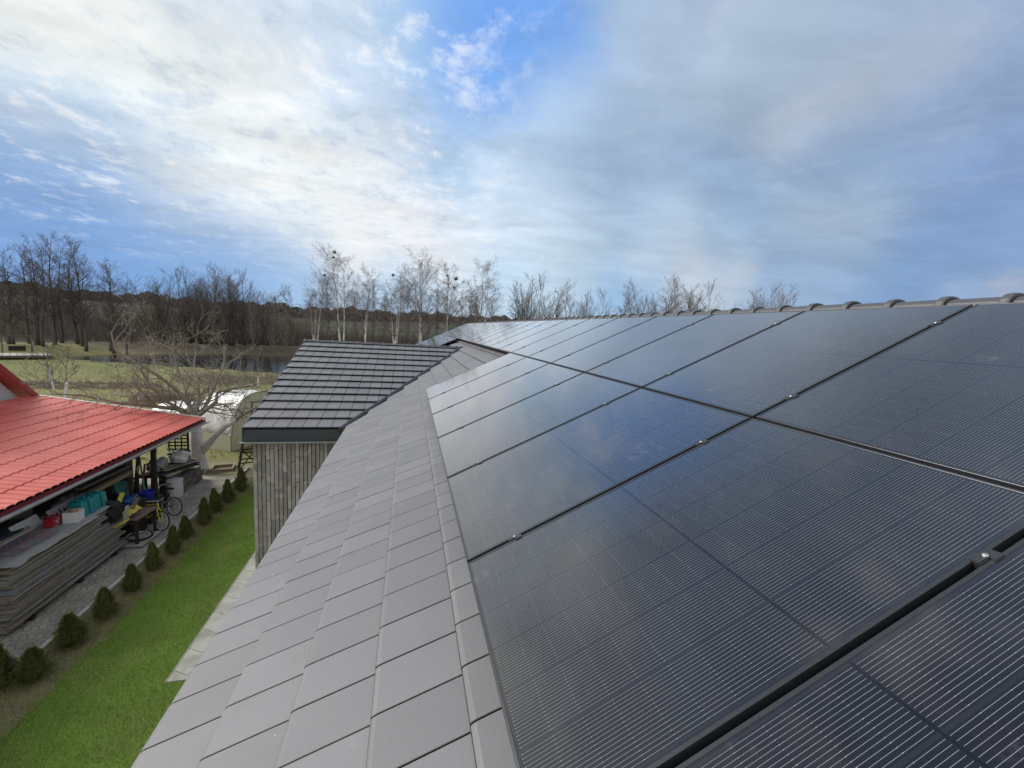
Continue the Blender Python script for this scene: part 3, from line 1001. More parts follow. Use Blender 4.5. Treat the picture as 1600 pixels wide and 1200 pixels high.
def paver_material(name, c1, c2, joint, scale, w=0.5, h=0.25, off=0.5, msz=0.02, rot=0.0):
    mt = bpy.data.materials.new(name); mt.use_nodes = True
    t = NT(mt.node_tree); b = t.n['Principled BSDF']
    tc = t.new('ShaderNodeTexCoord')
    mp = t.new('ShaderNodeMapping'); mp.inputs['Rotation'].default_value = (0, 0, rot); t.put(mp.inputs[0], tc.outputs['Object'])
    # zig-zag edge: the rows are bent so the stones interlock
    sp = t.new('ShaderNodeSeparateXYZ'); t.put(sp.inputs[0], mp.outputs[0])
    zz = t.math('MULTIPLY', t.math('PINGPONG', t.math('MULTIPLY', sp.outputs[0], scale), w * 0.5), 0.6)
    cb = t.new('ShaderNodeCombineXYZ')
    t.put(cb.inputs[0], t.math('MULTIPLY', sp.outputs[0], scale)); t.put(cb.inputs[1], t.math('ADD', t.math('MULTIPLY', sp.outputs[1], scale), zz))
    br = t.new('ShaderNodeTexBrick')
    br.offset = off
    t.put(br.inputs['Vector'], cb.outputs[0])
    t.put(br.inputs['Color1'], c1); t.put(br.inputs['Color2'], c2); t.put(br.inputs['Mortar'], joint)
    br.inputs['Scale'].default_value = 1.0
    br.inputs['Mortar Size'].default_value = msz
    br.inputs['Mortar Smooth'].default_value = 0.2
    br.inputs['Brick Width'].default_value = w
    br.inputs['Row Height'].default_value = h
    n = t.noise(tc.outputs['Object'], 2.5, 5, 0.65)
    c = t.mix(t.math('MULTIPLY', t.ramp(n, 0.35, 0.7), 0.5), br.outputs['Color'], (0.10, 0.092, 0.080))
    t.put(b.inputs['Base Color'], c); b.inputs['Roughness'].default_value = 0.9
    bn = t.new('ShaderNodeBump'); bn.inputs['Strength'].default_value = 0.5; bn.inputs['Distance'].default_value = 0.01
    bn.invert = True
    t.put(bn.inputs['Height'], br.outputs['Fac']); t.t.links.new(bn.outputs[0], b.inputs['Normal'])
    return mt


M_pave = paver_material('path_paver', (0.345, 0.315, 0.270), (0.405, 0.372, 0.322), (0.185, 0.165, 0.138), 1.0, 0.24, 0.12, 0.5, 0.009, R(90))
M_strip = paver_material('strip_paver', (0.33, 0.345, 0.32), (0.38, 0.39, 0.365), (0.16, 0.17, 0.14), 1.0, 0.5, 0.5, 0.0, 0.008)
M_kerb = mat('kerb_concrete', (0.50, 0.48, 0.44), 0.85, nscale=6, namt=0.4, col2=(0.34, 0.32, 0.28), bump=0.3, bscale=60)
tag(sheet_mb(-12.2, -6.43, -8, 15.2, 0.016).build('path', M_pave), kind='structure')
mb = MB()
y = -8.0
while y < 15.2:
    mb.box((-6.395, y + 0.497, 0.015), (0.075, 0.990, 0.12)); y += 1.0
tag(mb.build('kerb', M_kerb), kind='structure')
mb = MB()
mb.box((-3.62, (5.27 + 17) / 2, 0.0), (0.80, 17 - 5.27, 0.06))
tag(mb.build('paving_strip', M_strip), kind='structure')


# ---- grass blades (nobody could count them)
def blades(name, n, area, hgt, wid, m_, seed, lean=0.5, zfun=None, mask=None):
    rg = np.random.default_rng(seed)
    x = rg.uniform(area[0], area[1], n); y = rg.uniform(area[2], area[3], n)
    if mask is not None:
        k = mask(x, y, rg); x, y = x[k], y[k]
    n = len(x)
    a = rg.uniform(0, 2 * np.pi, n); h = hgt * rg.uniform(0.5, 1.3, n); l = h * rg.uniform(0, lean, n); b = rg.uniform(0, 2 * np.pi, n)
    z = np.full(n, 0.012) if zfun is None else np.array([zfun(p, q) for p, q in zip(x, y)])
    w = wid * rg.uniform(0.6, 1.3, n)
    v = np.zeros((n, 3, 3))
    v[:, 0] = np.stack([x - w * np.cos(a), y - w * np.sin(a), z], -1)
    v[:, 1] = np.stack([x + w * np.cos(a), y + w * np.sin(a), z], -1)
    v[:, 2] = np.stack([x + l * np.cos(b), y + l * np.sin(b), z + h], -1)
    me = bpy.data.meshes.new(name)
    me.vertices.add(3 * n); me.vertices.foreach_set('co', v.reshape(-1))
    me.loops.add(3 * n); me.loops.foreach_set('vertex_index', np.arange(3 * n, dtype=np.int32))
    me.polygons.add(n); me.polygons.foreach_set('loop_start', np.arange(0, 3 * n, 3, dtype=np.int32))
    me.update(calc_edges=True)
    me.materials.append(m_)
    o = bpy.data.objects.new(name, me); COL.objects.link(o)
    return o


def blade_mat(name, a, b_, c_, nscale):
    mt = bpy.data.materials.new(name); mt.use_nodes = True
    t = NT(mt.node_tree); b = t.n['Principled BSDF']
    g = t.new('ShaderNodeNewGeometry'); tc = t.new('ShaderNodeTexCoord')
    n = t.noise(tc.outputs['Object'], nscale, 5, 0.6)
    c = t.mix(g.outputs['Random Per Island'], a, b_)
    c = t.mix(t.math('MULTIPLY', t.ramp(n, 0.46, 0.70), 0.80), c, c_)
    t.put(b.inputs['Base Color'], c); b.inputs['Roughness'].default_value = 0.7
    b.inputs['Specular IOR Level'].default_value = 0.25
    return mt


M_blade = blade_mat('grass_blade', (0.140, 0.245, 0.034), (0.230, 0.350, 0.062), (0.380, 0.370, 0.150), 1.1)
M_straw = blade_mat('dry_grass_blade', (0.210, 0.190, 0.085), (0.31, 0.275, 0.145), (0.115, 0.155, 0.045), 0.8)


def lawn_mask(x, y, rg):
    e = 0.07 * np.sin(y * 5) + 0.05 * np.sin(y * 13) + 0.05 * np.sin(y * 29) + rg.normal(0, 0.03, len(y))
    ok = (x > -5.72 + e) & ~((x > -4.04) & (x < -3.2) & (y > 5.25)) & ~((x > -3.1) & (y > 6.3))
    return ok


o = blades('lawn_grass', 190000, (-5.78, -0.95, 0.5, 14.3), 0.042, 0.0035, M_blade, 3, 1.1, mask=lawn_mask)
tag(o, 'short green mown grass beside the house', 'grass', kind='stuff')
o = blades('bed_grass', 26000, (-6.35, -5.6, 1.0, 14.5), 0.07, 0.003, M_straw, 4, 1.3)
tag(o, 'dry grass and weeds in the thuja bed', 'grass', kind='stuff')


def meadow_mask(x, y, rg):
    clump = np.sin(x * 1.1 + 2 * np.sin(y * .5)) * np.sin(y * 1.3 + 1.5 * np.sin(x * .37))
    ok = (clump > rg.uniform(-1.3, 0.9, len(x))) & ~((y < 17) & (x > -13.5))
    inp = (y < 50 - (x + 14) * 0.33)
    return ok & inp


o = blades('meadow_grass', 90000, (-52, 4, 15, 62), 0.20, 0.010, M_straw, 5, 1.0, zfun=lambda a, b_: ground_h(a, b_) - 0.02, mask=meadow_mask)
tag(o, 'rough tufted meadow grass between the yard and the pond', 'grass', kind='stuff')

# ------------------------------------------------------------------ trees
M_bark = mat('dark_bark', (0.085, 0.073, 0.066), 0.9, nscale=3, namt=0.5, col2=(0.130, 0.118, 0.102), bump=0.5, bscale=25)
M_twig = mat('dark_twig', (0.120, 0.098, 0.090), 0.9)
M_bark2 = mat('grey_bark', (0.075, 0.066, 0.055), 0.9, nscale=3, namt=0.5, col2=(0.110, 0.105, 0.075), bump=0.5, bscale=25)
M_twig2 = mat('grey_twig', (0.150, 0.128, 0.112), 0.9)
M_btwig = mat('birch_twig', (0.200, 0.165, 0.155), 0.9)


def birch_material():
    mt = bpy.data.materials.new('birch_bark'); mt.use_nodes = True
    t = NT(mt.node_tree); b = t.n['Principled BSDF']
    tc = t.new('ShaderNodeTexCoord'); v = t.vmath('MULTIPLY', tc.outputs['Object'], (1.2, 1.2, 2.6))
    n = t.noise(v, 1.6, 5, 0.65)
    c = t.mix(t.ramp(n, 0.52, 0.60), (0.72, 0.70, 0.67), (0.11, 0.10, 0.09))
    sp = t.new('ShaderNodeSeparateXYZ'); t.put(sp.inputs[0], tc.outputs['Object'])
    c = t.mix(t.ramp(sp.outputs[2], 9, 14), c, (0.26, 0.235, 0.22))
    t.put(b.inputs['Base Color'], c); b.inputs['Roughness'].default_value = 0.8
    return mt


M_birch = birch_material()


def grow(mb, p, d, L, r, lev, P, rn, twig_sides=3):
    """one branch and its children; P: list of dicts per level"""
    q = P[lev]
    n = q.get('seg', 4)
    pts, rad = [p.copy()], [r]
    cur, dd = p.copy(), d.normalized()
    for i in range(n):
        dd = (dd + Vector((rn.gauss(0, 1), rn.gauss(0, 1), rn.gauss(0, 1))) * q['wob'] + Vector((0, 0, q['up']))).normalized()
        cur = cur + dd * (L / n)
        pts.append(cur.copy())
        u = (i + 1) / n
        rad.append(max(r * (1 - u * q.get('tap', 0.75)), P[-1]['rmin']))
    mb.tube(pts, rad, q.get('sides', 3), cap=False)
    if lev + 1 >= len(P): return
    c = P[lev + 1]
    k = max(1, int(round(c['num'] * rn.uniform(0.75, 1.25))))
    for i in range(k):
        u = c['u0'] + (1 - c['u0']) * (i + rn.random()) / k
        f = u * n
        a = min(int(f), n - 1)
        pp = pts[a].lerp(pts[a + 1], f - a)
        ax = (pts[a + 1] - pts[a]).normalized()
        o = ax.orthogonal().normalized()
        o = Matrix.Rotation(rn.uniform(0, 6.283), 3, ax) @ o
        an = R(c['ang'] + rn.gauss(0, c.get('angv', 10)))
        nd = ax * math.cos(an) + o * math.sin(an)
        LL = L * c['len'] * (1 - c.get('fall', 0.5) * u) * rn.uniform(0.7, 1.25)
        rr = max(min(rad[a] * c['rr'], r), P[-1]['rmin'])
        grow(mb, pp, nd, LL, rr, lev + 1, P, rn)


def make_tree(name, label, cat, seed, H, stems, trunk_r, trunk_m, twig_m, P, lean=0.05, spread=0.0, tseg=9, wob=0.035):
    """bare winter tree of height about H: trunk mesh and crown mesh"""
    rn = random.Random(seed)
    root = thing(name, label, cat)
    tm, cm = MB(), MB()
    for s in range(stems):
        a = rn.uniform(0, 6.283)
        d = Vector((math.cos(a) * (lean + spread * rn.random()), math.sin(a) * (lean + spread * rn.random()), 1)).normalized()
        h = H * (1 if s == 0 else rn.uniform(0.72, 0.98))
        p = Vector((math.cos(a) * 0.25 * (stems > 1) * rn.random() * 1.5, math.sin(a) * 0.25 * (stems > 1) * rn.random() * 1.5, -0.2))
        pts, rad = [p.copy()], [trunk_r * 1.25]
        cur = p.copy()
        for i in range(tseg):
            d = (d + Vector((rn.gauss(0, wob), rn.gauss(0, wob), 0.05))).normalized()
            cur = cur + d * (h / tseg); pts.append(cur.copy())
            rad.append(trunk_r * max(0.06, 1 - ((i + 1) / tseg) ** 0.85 * 0.96))
        tm.tube(pts, rad, 7)
        c = P[0]
        k = int(c['num'] / (stems ** 0.5))
        for i in range(k):
            u = c['u0'] + (0.985 - c['u0']) * (i + rn.random()) / k
            f = u * tseg; b = min(int(f), tseg - 1)
            pp = pts[b].lerp(pts[b + 1], f - b)
            ax = (pts[b + 1] - pts[b]).normalized()
            o = Matrix.Rotation(rn.uniform(0, 6.283), 3, ax) @ ax.orthogonal().normalized()
            an = R(c['ang'] + rn.gauss(0, 9))
            sh = c.get('shape', lambda q: 1 - 0.6 * q)(u)
            grow(cm, pp, ax * math.cos(an) + o * math.sin(an), h * c['len'] * sh * rn.uniform(0.7, 1.2), max(rad[b] * c['rr'], 0.02), 0, P, rn)
    tm.build('trunk', trunk_m, root, smooth=True)
    cm.build('crown', twig_m, root)
    return root


ALDER = [dict(num=46, u0=0.22, ang=46, len=0.25, rr=0.40, wob=0.06, up=0.06, seg=5, sides=4, shape=lambda u: (0.35 + 1.0 * (1 - u)) if u > 0.4 else 0.55 + u),
         dict(num=7, u0=0.15, ang=42, len=0.48, rr=0.45, wob=0.06, up=0.05, seg=3),
         dict(num=5, u0=0.12, ang=36, len=0.55, rr=0.5, wob=0.06, up=0.05, seg=2, rmin=0.0065)]
OPEN = [dict(num=34, u0=0.12, ang=26, len=0.52, rr=0.5, wob=0.035, up=0.07, seg=5, sides=4, shape=lambda u: 1.0 - 0.70 * u),
        dict(num=6, u0=0.2, ang=28, len=0.50, rr=0.5, wob=0.05, up=0.07, seg=4),
        dict(num=5, u0=0.15, ang=27, len=0.58, rr=0.55, wob=0.05, up=0.06, seg=3, rmin=0.0065)]
BIRCH = [dict(num=40, u0=0.20, ang=38, len=0.50, rr=0.40, wob=0.05, up=0.05, seg=6, sides=4, shape=lambda u: 1.05 - 0.70 * u),
         dict(num=10, u0=0.22, ang=40, len=0.42, rr=0.42, wob=0.08, up=0.0, seg=4),
         dict(num=8, u0=0.15, ang=45, len=0.60, rr=0.55, wob=0.08, up=-0.22, seg=4, rmin=0.0075)]
SLIM = [dict(num=34, u0=0.28, ang=38, len=0.20, rr=0.45, wob=0.06, up=0.07, seg=4, sides=3, shape=lambda u: 1.1 - 0.7 * u),
        dict(num=7, u0=0.2, ang=38, len=0.50, rr=0.5, wob=0.07, up=0.05, seg=3),
        dict(num=5, u0=0.15, ang=36, len=0.55, rr=0.6, wob=0.08, up=0.05, seg=2, rmin=0.009)]


def plant(protos, spots, labels, group, H0, kz=0.93, sx=1.0):
    rn = random.Random(len(spots) * 7 + 1)
    for i, (x, y, h) in enumerate(spots):
        p = protos[i % len(protos)]
        o = p if i < len(protos) else dup(p)
        s = h / H0
        z_ = s * kz
        o.scale = (s * rn.uniform(0.9, 1.12) * sx, s * rn.uniform(0.9, 1.12) * sx, z_)
        o.location = (x, y, ground_h(x, y) - 0.1)
        o.rotation_euler = (0, 0, rn.uniform(0, 6.28))
        o['label'] = labels(i)
        o['group'] = group
        yield o


def ords(n):
    return lambda i: ORD[i] if i < len(ORD) else 'twenty-fifth'


al = [make_tree('alder_tree', '', 'tree', 20 + i, 14, 1 if i else 2, 0.20, M_bark, M_twig, ALDER, lean=0.04) for i in range(3)]
AL = sorted([(-50.9, 64.4, 12.7), (-48.9, 63.6, 12.5), (-48.2, 65.4, 13.0), (-46.5, 63.9, 14.2), (-45.2, 63.0, 13.5), (-45.6, 65.4, 15.2), (-46.9, 68.5, 14.2), (-44.4, 67.8, 14.6), (-43.3, 66.6, 15.1), (-41.6, 64.3, 12.9), (-40.2, 66.2, 13.1), (-38.8, 64.7, 12.6), (-37.0, 64.0, 11.3), (-53.5, 63, 12.4), (-56, 66, 12.2)])
for o in plant(al, AL, lambda i: 'bare dark alder in the tall clump left of the pond, %s from the left' % ORD[i], 'bare alders left of the pond', 14): pass
op = [make_tree('bare_tree', '', 'tree', 40 + i, 13, 4, 0.13, M_bark2, M_twig2, OPEN, lean=0.10, spread=0.22) for i in range(3)]
MID = sorted([(-41.0, 77.6, 11.4), (-39.7, 78.3, 12.4), (-39.0, 82.6, 12.5), (-37.4, 82.0, 12.4), (-35.6, 80.8, 12.9), (-34.0, 78.8, 13.5), (-31.8, 78.2, 14.0), (-30.2, 78.9, 13.8), (-28.6, 80.8, 13.0), (-27.1, 81.4, 11.7), (-25.5, 82.1, 9.8)])
for o in plant(op, MID, lambda i: 'bare many-branched tree on the far bank behind the fruit tree, %s from the left' % ORD[i], 'bare trees on the far bank of the pond', 13, sx=1.2): pass
RGT = [(20.2, 80.8, 15.8), (22.8, 79.4, 17.2), (24.9, 77.3, 16.4), (28.7, 78.4, 14.5), (34.6, 82.5, 16.1), (35.5, 76.3, 14.9), (43.4, 76.4, 15.2), (50.0, 81.0, 17.7), (51.8, 78.2, 18.7), (56.3, 80.3, 19.7), (60.2, 79.8, 19.3), (63.8, 78.7, 18.4), (81.1, 84.0, 19.4), (78.7, 77.6, 19.7), (85.2, 79.3, 19.7)]
for i, (x, y, h) in enumerate(RGT):
    o = dup((op if i % 3 else al)[i % 3], (x, y, -0.1), i * 1.7, (h / 14 * 1.35, h / 14 * 1.35, h / (13.3 if i % 3 else 14)))
    o['label'] = 'bare tree top showing above the roof ridge, %s from the left' % ORD[i]
    o['group'] = 'bare trees beyond the roof ridge'
sl = [make_tree('slim_tree', '', 'tree', 60 + i, 13, 1, 0.11, M_bark, M_twig2, SLIM, lean=0.03) for i in range(2)]
SM = sorted([(-52.3, 94.3, 10.1), (-25.5, 89.5, 10.4), (-24.0, 92.6, 13.2), (-21.6, 93.0, 10.1), (-14.4, 78.8, 12.9), (-7.1, 82.5, 13.9), (-5.2, 80.4, 12.1), (-0.6, 82.3, 14.4), (4.9, 82.1, 13.7), (9.7, 80.1, 13.2), (10.8, 79.5, 13.9), (-19, 84, 9.5), (-10.3, 84, 11), (2.9, 84, 12), (16.5, 84, 13)])
for o in plant(sl, SM, lambda i: 'slim bare sapling between the larger trees beyond the pond, %s from the left' % ORD[i], 'slim saplings beyond the pond', 13, sx=0.75): pass
bi = [make_tree('birch_tree', '', 'tree', 80 + i, 18, (3, 2, 2)[i], 0.19, M_birch, M_btwig, BIRCH, lean=0.05, spread=0.12) for i in range(3)]
BI = [(-17.0, 80.0, 14.6), (-12.2, 78.1, 19.2), (-8.4, 79.8, 16.3), (-2.9, 77.5, 18.0), (1.8, 82.6, 20.3), (7.0, 82.2, 18.9), (13.3, 80.3, 21.3)]
BIL = ['short leaning birch with white stems, leftmost of the birches', 'tall broad white birch with dark clumps in its top, behind the wing roof', 'slender birch just right of the tallest left birch',
       'white birch with one dark clump at its left side', 'tall narrow birch in the middle of the row', 'birch with two dark clumps high in its crown', 'broad spreading birch, rightmost of the row, above the far panels',
       'thin white birch between the two middle birches', 'thin white birch left of the clumped birch']
birches = list(plant(bi, BI, lambda i: BIL[i], 'bare white birches beyond the pond', 18, kz=0.87, sx=1.05))
M_clump = mat('mistletoe', (0.030, 0.034, 0.018), 0.9)
for bidx, (x, y, z), r in ((1, (-13.5, 78.3, 18.0), 0.42), (1, (-13.7, 78.0, 17.2), 0.35), (0, (-15.3, 80, 14.1), 0.35), (3, (-4.5, 77.6, 15.3), 0.42), (5, (8.1, 82, 15.8), 0.62), (5, (8.0, 82.2, 14.0), 0.4), (5, (6.5, 82, 16.0), 0.34)):
    rn = random.Random(int(x * 10) + 500)
    mb = MB()
    for k in range(120):
        a, e = rn.uniform(0, 6.28), math.asin(rn.uniform(-1, 1))
        d = Vector((math.cos(a) * math.cos(e), math.sin(a) * math.cos(e), math.sin(e)))
        mb.tube([d * 0.05, d * r * 0.8 * rn.uniform(0.6, 1.05)], [0.03, 0.015], 3, cap=False)
    o = mb.build('mistletoe', M_clump)
    br = birches[bidx]
    bpy.context.view_layer.update()
    cr = [c for c in br.children if c.name.startswith('crown')][0]
    M4 = np.array(br.matrix_world)
    co = np.empty(len(cr.data.vertices) * 3); cr.data.vertices.foreach_get('co', co); co = co.reshape(-1, 3)
    wc = co @ M4[:3, :3].T + M4[:3, 3]
    dd = (wc[:, 0] - x) ** 2 + (wc[:, 2] - z) ** 2 + 0.02 * (wc[:, 1] - y) ** 2
    k = int(np.argmin(dd))
    o.parent = br
    o.location = co[k]
    o.scale = tuple(1 / q for q in br.scale)

# undergrowth along the far bank: one twiggy mass
rn = random.Random(77)
mb = MB()
for k in range(4200):
    x = rn.uniform(-75, 34)
    y = rn.uniform(82, 100) if x > -36 else rn.uniform(72, 94)
    h = rn.uniform(0.8, 3.0) * (0.8 if x > -22 else 1.35)
    p = Vector((x, y, ground_h(x, y) - 0.1))
    d = Vector((rn.gauss(0, .25), rn.gauss(0, .25), 1)).normalized()
    q = p + d * h * 0.55
    q2 = q + (d + Vector((rn.gauss(0, .2), rn.gauss(0, .2), 0))).normalized() * h * 0.45
    mb.tube([p, q, q2], [0.035, 0.024, 0.012], 3, cap=False)
    for i in range(3):
        a = p.lerp(q2, rn.uniform(0.25, 0.9))
        mb.tube([a, a + (d + Vector((rn.gauss(0, .6), rn.gauss(0, .6), 0.2))).normalized() * h * rn.uniform(.15, .35)], [0.016, 0.010], 3, cap=False)
for k in range(6600):                        # thin young stems standing behind the bank trees
    x = rn.uniform(-95, 22)
    y = rn.uniform(94, 112)
    h = rn.uniform(3.5, 7.5) * (1 if x < -24 else 0.62)
    p = Vector((x, y, ground_h(x, y) - 0.1))
    d = Vector((rn.gauss(0, .12), rn.gauss(0, .12), 1)).normalized()
    q2 = p + d * h
    mb.tube([p, p + d * h * 0.5 + Vector((rn.gauss(0, .1), 0, 0)), q2], [0.028, 0.018, 0.008], 3, cap=False)
    for i in range(5):
        a = p.lerp(q2, rn.uniform(0.25, 0.95))
        mb.tube([a, a + (d + Vector((rn.gauss(0, .5), rn.gauss(0, .5), 0.1))).normalized() * h * rn.uniform(.12, .28)], [0.012, 0.007], 3, cap=False)
tag(mb.build('undergrowth', mat('brush', (0.115, 0.096, 0.080), 0.95, var=0.4)), 'dark leafless scrub along the far bank of the pond', 'scrub', kind='stuff')
# far wood on the crest
mb = MB()
rn = random.Random(78)
for k in range(42000):
    a = rn.uniform(-0.98, 1.25)
    d = 400 + rn.uniform(-1, 1) * 75 + 40 * math.sin(a * 9)
    x, y = math.sin(a) * d, math.cos(a) * d
    z = ground_h(x, y) - 1.0 + rn.uniform(0.0, 1.0) * (6.0 + 1.2 * math.sin(a * 37) + 1.2 * math.sin(a * 91 + 1) + 0.9 * math.sin(a * 233))
    s = rn.uniform(0.6, 1.9)
    n_ = Vector((rn.gauss(0, 1), rn.gauss(0, 1), rn.gauss(0, 0.6))).normalized(); u = n_.orthogonal().normalized(); v = n_.cross(u)
    c = Vector((x, y, z))
    mb.add([c + u * s, c - u * s * .6 + v * s, c - u * s * .5 - v * s * .8], [(0, 1, 2)])
tag(mb.build('far_wood', mat('far_wood', (0.090, 0.078, 0.068), 0.95, var=0.35)), 'dark bare woodland along the far hill crest', 'wood', kind='stuff')

# ------------------------------------------------------------------ thujas along the path
M_thuja = blade_mat('thuja_leaf', (0.080, 0.118, 0.034), (0.190, 0.225, 0.072), (0.280, 0.215, 0.095), 6)
M_stem = mat('brown_stem', (0.07, 0.05, 0.035), 0.9)


def make_thuja(seed, H=0.72, W=0.25):
    rn = random.Random(seed)
    root = thing('thuja', 'thuja', 'shrub')
    mb = MB()
    for k in range(5200):
        u = rn.random() ** 1.15
        z = 0.04 + u * (H - 0.04)
        prof = W * min(1, (u / 0.16) ** 0.6 if u < 0.16 else 1) * max(0.0, 1 - max(0, u - 0.12) / 0.90) ** 0.72
        a = rn.uniform(0, 6.283)
        lump = 1 + 0.20 * math.sin(3 * a + 9 * u + seed) + 0.17 * math.sin(7 * a - 14 * u + seed) + 0.15 * math.sin(23 * u + 2 * a + 2 * seed)
        r = prof * lump * rn.uniform(0.55, 1.04)
        c = Vector((r * math.cos(a), r * math.sin(a), z))
        o = Vector((math.cos(a), math.sin(a), rn.uniform(0.4, 1.8))).normalized()
        s = Vector((-math.sin(a), math.cos(a), rn.uniform(-.6, .6))).normalized()
        l, w_ = rn.uniform(0.025, 0.055), rn.uniform(0.006, 0.014)
        mb.add([c - s * w_, c + o * l * 0.5 + s * w_ * 1.3, c + o * l, c + o * l * .4 - s * w_ * 1.4], [(0, 1, 2, 3)])
    mb.build('foliage', M_thuja, root)
    mb = MB(); mb.tube([(0, 0, -0.05), (0, 0, H * 0.4), (0.01, 0, H * 0.85)], [0.018, 0.012, 0.004], 6)
    mb.build('stem', M_stem, root)
    return root


TH_P = [(-6.38, 5.55, 0.85, 1.1), (-6.03, 5.68, 0.66, 1.1), (-6.00, 6.45, 0.72, 1.15), (-5.89, 7.12, 0.72, 1.0), (-5.92, 7.98, 0.72, 0.92), (-5.94, 8.76, 0.76, 0.85), (-5.90, 9.47, 0.85, 0.88),
        (-5.97, 10.30, 0.70, 0.95), (-5.86, 11.05, 0.92, 0.95), (-5.88, 11.85, 0.86, 1.0), (-5.84, 12.6, 0.84, 1.05), (-5.80, 13.5, 0.90, 1.1)]
TL = ['dark thuja at the near left edge, half out of the frame', 'small thuja beside the dark wooden stake', 'wide bushy thuja, third from the near end of the row', 'rounded thuja opposite the near end of the board stack, fourth of the row',
      'conical thuja, fifth from the near end of the row', 'narrow thuja, sixth from the near end of the row', 'tall narrow thuja opposite the work table, seventh of the row', 'low broad thuja, eighth from the near end of the row',
      'tall pointed thuja opposite the bicycles, ninth of the row', 'thuja nearest the white barrel, tenth of the row', 'second last thuja before the wing wall', 'last thuja, touching the edge of the wing wall']
tp = [make_thuja(i + 1) for i in range(6)]
for i, (x, y, h, w_) in enumerate(TH_P):
    o = tp[i % 6] if i < 6 else dup(tp[i % 6])
    o.location = (x, y, 0.0); o.rotation_euler = (R(4 * math.sin(i * 2.3)), R(4 * math.cos(i * 1.7)), i * 1.3)
    o.scale = (w_ * 0.80, w_ * 0.80, h / 0.80)
    o['label'] = TL[i]; o['group'] = 'thujas along the paved path'
M_oldwood = mat('old_wood', (0.115, 0.102, 0.088), 0.9, var=0.3, nscale=4, namt=0.5, col2=(0.065, 0.058, 0.052), bump=0.4, bscale=30, stretch=(3, 0.6, 3))
M_darkwood = mat('dark_wood', (0.030, 0.025, 0.021), 0.9, nscale=5, namt=0.4, bump=0.3)
mb = MB(); mb.box((0, 0, 0.26), (0.045, 0.045, 0.56), taper=0.92); mb.box((0, 0, 0.545), (0.034, 0.034, 0.012), taper=0.5)
o = mb.build('wooden_stake', M_darkwood); o.location = (-6.27, 5.62, -0.02); o.rotation_euler = (0, R(-3), 0.2)
tag(o, 'short dark wooden stake in the thuja bed', 'stake')

# ------------------------------------------------------------------ open shed with red metal roof
def red_roof_material():
    mt = bpy.data.materials.new('red_roof_metal'); mt.use_nodes = True
    t = NT(mt.node_tree); b = t.n['Principled BSDF']
    tc = t.new('ShaderNodeTexCoord'); P = tc.outputs['Object']
    n1 = t.noise(P, 0.55, 4, 0.6); n2 = t.noise(t.vmath('MULTIPLY', P, (0.5, 5.0, 1.0)), 1.6, 5, 0.65)
    c = t.mix(t.ramp(n1, 0.35, 0.68), (0.54, 0.085, 0.066), (0.62, 0.150, 0.125))
    c = t.mix(t.math('MULTIPLY', t.ramp(n2, 0.55, 0.78), 0.40), c, (0.33, 0.070, 0.058))          # run-down grime
    c = t.mix(t.math('MULTIPLY', t.ramp(t.noise(P, 22, 3, 0.6), 0.66, 0.74), 0.25), c, (0.30, 0.16, 0.12))
    sp = t.new('ShaderNodeSeparateXYZ'); t.put(sp.inputs[0], P)
    seam = t.math('LESS_THAN', t.math('MODULO', t.math('ADD', sp.outputs[1], 100.0), 1.17), 0.016)  # side laps of the sheets
    c = t.mix(t.math('MULTIPLY', seam, 0.6), c, (0.20, 0.028, 0.024))
    t.put(b.inputs['Base Color'], c)
    t.put(b.inputs['Roughness'], t.ramp(n1, 0.3, 0.7, 0.38, 0.55))
    b.inputs['Specular IOR Level'].default_value = 0.45
    return mt


M_red = red_roof_material()
M_redtrim = mat('dark_red_trim', (0.17, 0.010, 0.018), 0.4, nscale=3, namt=0.3)
M_galv = mat('galvanised', (0.46, 0.44, 0.44), 0.5, metal=0.3, nscale=5, namt=0.4, col2=(0.22, 0.21, 0.21))
M_block = mat('grey_block_wall', (0.34, 0.36, 0.39), 0.9, nscale=3, namt=0.4, bump=0.3)
M_whitetrim = mat('pale_trim', (0.62, 0.56, 0.54), 0.5)
shed = thing('shed', 'open lean-to shed with a red metal tile roof over stored junk', 'shed', (0, 0, 0))
XE, XT = -7.32, -12.20
ZE_, ZT = 2.27, 3.02
YA, YB = 2.5, 14.76
sl_ = (ZT - ZE_) / (XT - XE)
nx_step = 0.48
pitch = 0.195
mb = MB()
ys = []
y = YA
while y < YB - 1e-6:
    for f in (0.0, 0.07, 0.20, 0.5, 0.80, 0.93):
        ys.append((y + f * pitch, f))
    y += pitch
ys = [q for q in ys if q[0] < YB]
ys.append((YB, 0.0))
rows = []
x = XE
while x > XT + 0.02:
    x2 = max(x - nx_step, XT)
    rows.append((x, 0.016)); rows.append((x2 + 0.004, 0.0))
    x = x2
for x, dh in rows:
    for y, f in ys:
        e_ = min(f, 1 - f)
        sg = 0.040 * (0.0 if e_ < 0.01 else 0.45 if e_ < 0.1 else 0.88 if e_ < 0.3 else 1.0)
        mb.v.append((x, y, ZE_ + sl_ * (x - XE) + sg + dh))
w_ = len(ys)
mb.f = [(i * w_ + j, (i + 1) * w_ + j, (i + 1) * w_ + j + 1, i * w_ + j + 1)[::-1] for i in range(len(rows) - 1) for j in range(w_ - 1)]
mb.build('metal_roof', M_red, shed)
mb = MB()
mb.slab([(XE - 0.03, YA, ZE_ - 0.015), (XT, YA, ZT - 0.015), (XT, YB - 0.03, ZT - 0.015), (XE - 0.03, YB - 0.03, ZE_ - 0.015)], 0.04)
mb.build('roof_boarding', M_darkwood, shed)
mb = MB()                                    # wavy red edge board under the tiles
mb.box((XE + 0.004, (YA + YB) / 2, ZE_ - 0.045), (0.016, YB - YA, 0.075))
mb.build('eave_board', M_redtrim, shed)
mb = MB()
